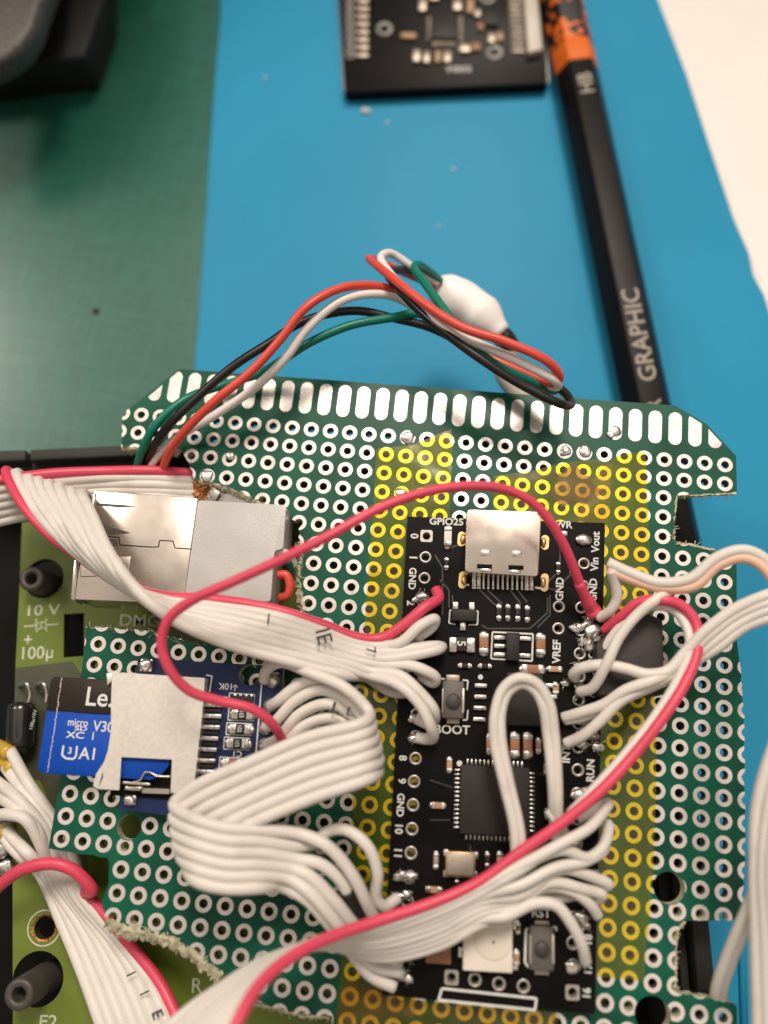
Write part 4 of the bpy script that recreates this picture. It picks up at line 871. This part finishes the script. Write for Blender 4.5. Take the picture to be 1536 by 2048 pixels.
ribbon('ribbon_cable', 'out-of-focus white ribbon running down the right edge of the picture', 'ribbon cable',
       [(1620, 1340, 12), (1570, 1420, 12), (1536, 1500, 12), (1512, 1600, 11), (1503, 1720, 10), (1508, 1900, 8), (1512, 2120, 6)], [(1700, 1380, 14), (1640, 1460, 14), (1590, 1540, 14), (1562, 1640, 13), (1552, 1740, 12), (1560, 1900, 10), (1566, 2120, 8)], 3, [W]*3, r=.78, group=G2)
ribbon('ribbon_cable', 'pair of white conductors hanging into the square notch at lower right', 'ribbon cable',
       [(1600, 1560, 13), (1560, 1660, 12), (1520, 1740, 10), (1480, 1830, 7), (1450, 1900, 4), (1430, 1970, 1), (1424, 2015, -1.8)], [(1620, 1600, 12), (1575, 1700, 11), (1535, 1770, 9), (1495, 1860, 6), (1468, 1920, 3), (1450, 1975, 0), (1446, 2015, -2.4)], 2, [W]*2, r=.62, group=G2)
# ribbon over the console board, lower left
A_ = [(105, 1600, -4), (180, 1790, -4), (270, 1890, -5), (330, 1970, -5), (365, 2040, -4), (400, 2120, -4)]
B_ = [(10, 1600, -6), (70, 1740, -6), (118, 1850, -6), (160, 1960, -5), (195, 2060, -4), (225, 2140, -4)]
RT2 = ribbon('ribbon_cable', 'grey ribbon cable with red edge lying on the olive board at lower left', 'ribbon cable', A_[1:], B_[1:], 8, [Rr]+[W]*7, r=.74, group=G2,
       starts={0: [(-20, 1790, -3), (8, 1762, -2), (50, 1738, -1), (108, 1726, -.4), (150, 1742, -1), (185, 1780, -2.6)],
               1: [(20, 1500, -5), (60, 1570, -3), (110, 1640, -4), (150, 1720, -5)], 2: [(12, 1535, -5), (60, 1600, -3), (110, 1665, -4), (140, 1735, -5)],
               3: [(-10, 1560, -5), (40, 1600, -2), (90, 1660, -3), (120, 1740, -5)], 4: [(-15, 1590, -5), (30, 1612, -2), (72, 1660, -2), (95, 1715, -4)],
               5: [(-20, 1640, -5), (10, 1628, -2), (50, 1640, -1), (85, 1700, -3)], 6: [(5, 1650, -5), (30, 1680, -4), (60, 1710, -3)], 7: [(2, 1662, -5), (20, 1690, -4.4), (45, 1715, -4)]})
mk = MB()
for tx, x, y, dx, dy, h_ in (('1', 262, 1948, .35, 1, 20), ('1', 289, 1986, .35, 1, 20), ('E', 315, 2028, .35, 1, 22), ('I', 180, 1800, .4, 1, 14)): MB().ptext(tx, x, y, h_, dx, dy, -3.2, bold=.005).build('lettering', M['print_black'], RT2)
for k, (x, y) in enumerate(((14, 1500), (22, 1532), (10, 1660))):
    MB().tube(spline(PW([(x-22, y-8, -7), (x-8, y-2, -5.6), (x+4, y+6, -4.4)])), .95, 12).build('yellow_sleeve', M['yellow_sleeve'], RT2)
# long red wire
lw = wire('wire', 'long pinkish red wire arching from blue card reader to top right of black module', [(566, 1482, 5), (545, 1448, 7.5), (505, 1418, 9), (440, 1402, 10), (380, 1382, 11.5), (340, 1340, 13), (323, 1290, 14), (336, 1240, 15), (385, 1200, 16), (460, 1166, 17), (560, 1120, 18), (660, 1070, 18), (760, 1016, 17), (850, 984, 16), (930, 972, 15), (1000, 976, 14), (1055, 998, 13), (1098, 1040, 11.5), (1130, 1095, 9.5), (1155, 1155, 7), (1172, 1195, 5), (1183, 1222, 3.2)], Rr, .56, group='single long wires')
MB_s = MB().tube(spline(PW([(1158, 1165, 6.6), (1172, 1196, 5), (1184, 1218, 3.4), (1190, 1228, 3)]), 5), [.62]*6+[.85]*5+[1.0]*5, 12)
MB_s.build('melted_end', M[Rr], lw)

# ------------------------------------------------------------------ pencil
t = thing('pencil', 'black six-sided pencil with orange band and silver lettering lying on the blue mat', 'pencil')
pr = 3.75
pa, pb_ = P(1090, -160, ZM+3.3), P(1385, 1250, ZM+3.3)
ax = (pb_-pa); ln = ax.length; ax.normalize(); sd_ = Vector((-ax.y, ax.x, 0)); up = Vector((0, 0, 1))
def hexa(s0, s1, r, mi=0, mb=None, n_=6):
    mb = mb or MB(); bm = bmesh.new(); A1 = []; B1 = []
    for k in range(n_):
        a = 2*math.pi*k/n_; o_ = sd_*math.cos(a)*r+up*math.sin(a)*r
        A1.append(bm.verts.new(pa+ax*s0+o_)); B1.append(bm.verts.new(pa+ax*s1+o_))
    for k in range(n_): bm.faces.new((A1[k], A1[(k+1) % n_], B1[(k+1) % n_], B1[k]))
    bm.faces.new(A1[::-1]); bm.faces.new(B1); bmesh.ops.recalc_face_normals(bm, faces=bm.faces)
    bmesh.ops.bevel(bm, geom=bm.edges[:], offset=.3, segments=3, profile=.5, affect='EDGES', clamp_overlap=True)
    mb.bm(bm, True); bm.free(); return mb
def s_at(px, py): return (P(px, py, ZM+6)-pa).dot(ax)
s1_, s2_ = s_at(1140, 82), s_at(1147, 122)
hexa(0, s1_, pr).build('speckled_end', M['pencil_speckle'], t); hexa(s1_-.3, s2_+.3, pr+.06).build('orange_band', M['pencil_orange'], t); hexa(s2_, ln, pr).build('barrel', M['pencil_black'], t)
lt = MB(); zt_ = ZM+3.3+pr*.866+.05; an = math.atan2(-ax.y, -ax.x)
def ptx(body, px, py, h, sx, off=0):
    q = P(px, py, zt_); s_ = (q-pa).dot(ax); c_ = pa+ax*s_+sd_*off; lt.text(body, (c_.x, c_.y), zt_, h, an, sx=sx, bold=.01)
ptx('HB', 1175, 165, 2.4, .95); lt.build('lettering', mat('silver_print', (.26, .23, .19), .5, .2), t); lt = MB(); ptx('GRAPHIC', 1278, 668, 2.7, 1.0); ptx('R', 1300, 812, 2.3, 1)
lt.build('lettering', M['silver_print'], t)

# ------------------------------------------------------------------ out-of-focus board at the top
t = thing('sensor_board', 'out-of-focus black circuit board lying at the top of the blue mat, beside the pencil', 'circuit board')
zt2 = -19.6
MB().prism(rounded(ppoly([(672, -110), (1078, -110), (1096, 166), (689, 184)], zt2), .7, 4), ZM+.02, zt2, bevel=.12).build('board', M['black_mask'], t)
MB().prism(rounded(ppoly([(671, -110), (1080, -110), (1098, 169), (687, 188)], zt2-1.2), .7, 4), ZM+.01, zt2-.9).build('board_edge', M['foil'], t)
for j in range(9):
    y = 2+j*15.5-16; x = 698+j*.3
    MB().lathe(P(x, y, zt2), [(.85, zt2), (.85, zt2+.05), (.45, zt2+.06), (.40, zt2-.3), (.02, zt2-.3)], 18).build('edge_contact', M['foil'], t)
    MB().box(**comp(724, y-1, 26, 9, zt2, zt2+.4)).build('chip_resistor', M['sensor_metal'], t)
for x, y in ((769, 58), (989, 105), (975, -6)): MB().lathe(P(x, y, zt2), [(1.5, zt2), (1.45, zt2+.15), (.85, zt2+.15), (.8, zt2-.4), (.02, zt2-.4)], 26).build('mounting_eyelet', M['foil'], t)
o = MB().box(**comp(889, 56, 56, 50, zt2, zt2+.9, a=.02)).build('chip', M['chip'], t)
o.name = 'processor_chip'
pr_ = MB()
for j in range(8): pr_.box(**comp(868+j*6, 84, 3.5, 12, zt2, zt2+.3, a=0)); pr_.box(**comp(858, 36+j*6, 9, 3, zt2, zt2+.3, a=0)); pr_.box(**comp(921, 36+j*6, 9, 3, zt2, zt2+.3, a=0))
pr_.build('pin_row', M['sensor_metal'], o)
for x, y, w_, h_, m_ in ((833, 110, 14, 28, 'sensor_metal'), (853, 113, 12, 26, 'sensor_metal'), (876, 112, 12, 26, 'cap_tan'), (895, 112, 14, 26, 'sensor_metal'), (817, 70, 30, 12, 'cap_tan'), (845, 8, 14, 30, 'sensor_metal'), (868, -8, 20, 16, 'sensor_metal'), (915, 8, 16, 26, 'sensor_metal'), (941, 10, 14, 34, 'cap_tan'), (930, 95, 22, 18, 'sensor_metal'),
                         (952, 92, 18, 18, 'cap_brown'), (962, 50, 12, 20, 'cap_brown'), (984, 75, 14, 20, 'sensor_metal'), (1000, 72, 12, 20, 'cap_tan'), (980, 34, 34, 36, 'chip'), (955, 25, 12, 16, 'sensor_metal')):
    MB().box(**comp(x, y, w_, h_, zt2, zt2+.7, a=.04)).build('chip_component', M[m_], t)
for j in range(12): MB().box(**comp(1030+j*.8, -20+j*11, 30, 5, zt2, zt2+.35, a=.06)).build('connector_pin', M['sensor_metal'], t)
MB().pprism([(1044, -60), (1070, -60), (1086, 98), (1056, 105)], zt2, zt2+1.6, bevel=.15).build('connector', M['cream'], t)
lt = MB(); lt.ptext('Y002', 917, 138, 14, 1, -.03, zt2+.03, bold=.01, sx=1.3); lt.build('lettering', M['silk'], t)

# ------------------------------------------------------------------ grey tool, upper left corner
t = thing('metal_tool', 'rounded dark grey speckled metal tool with a black foot in the upper left corner', 'tool')
def arc_poly(l_, z_): return [v for v in [p.xy for p in spline([P(x, y, z_) for x, y in l_], 6)]]
MB().prism(ppoly([(-150, -200), (128, -200), (108, -60), (86, 0), (70, 52), (44, 92), (0, 122), (-150, 180)], -4), -9, -4, bevel=1.6, seg=4).build('arm', M['foil_grey'], t)
MB().prism(ppoly([(-120, -160), (206, -160), (206, 0), (186, 62), (168, 114), (60, 124), (-120, 150)], -15), -23.2, -15, bevel=.8, seg=3).build('foot', M['tool_black'], t)

MB().prism([(-115, 122), (-22, 122), (-22, 150), (-115, 150)], -23.2, 105, bevel=3, seg=3).build('shade_column', M['foil_grey'], t)  # unseen column above the frame, added so its shadow darkens the green mat
# ------------------------------------------------------------------ origins
def kids(o): return [c for c in WL if c.parent == o]
def bbox_of(o):
    ps = []
    if o.type == 'MESH':
        off = WL[o][1]*S if isinstance(WL[o], tuple) else Vector((0, 0, 0))
        ps += [v.co+off for v in o.data.vertices]
    for c in CH.get(o, []): ps += bbox_of(c)
    return ps
CH = {}
for o in WL:
    if o.parent: CH.setdefault(o.parent, []).append(o)
def place(o, porg):
    if isinstance(WL[o], tuple): org = WL[o][1]*S
    else:
        ps = bbox_of(o) if o.type != 'MESH' else [v.co for v in o.data.vertices]
        if not ps: org = Vector((0, 0, 0))
        else:
            xs = [p.x for p in ps]; ys = [p.y for p in ps]; zs_ = [p.z for p in ps]
            org = Vector(((min(xs)+max(xs))/2, (min(ys)+max(ys))/2, min(zs_)))
        if o.type == 'MESH': o.data.transform(Matrix.Translation(-org))
    o.location = org-porg
    for c in CH.get(o, []): place(c, org)
for o in [o for o in WL if o.parent is None]: place(o, Vector((0, 0, 0)))
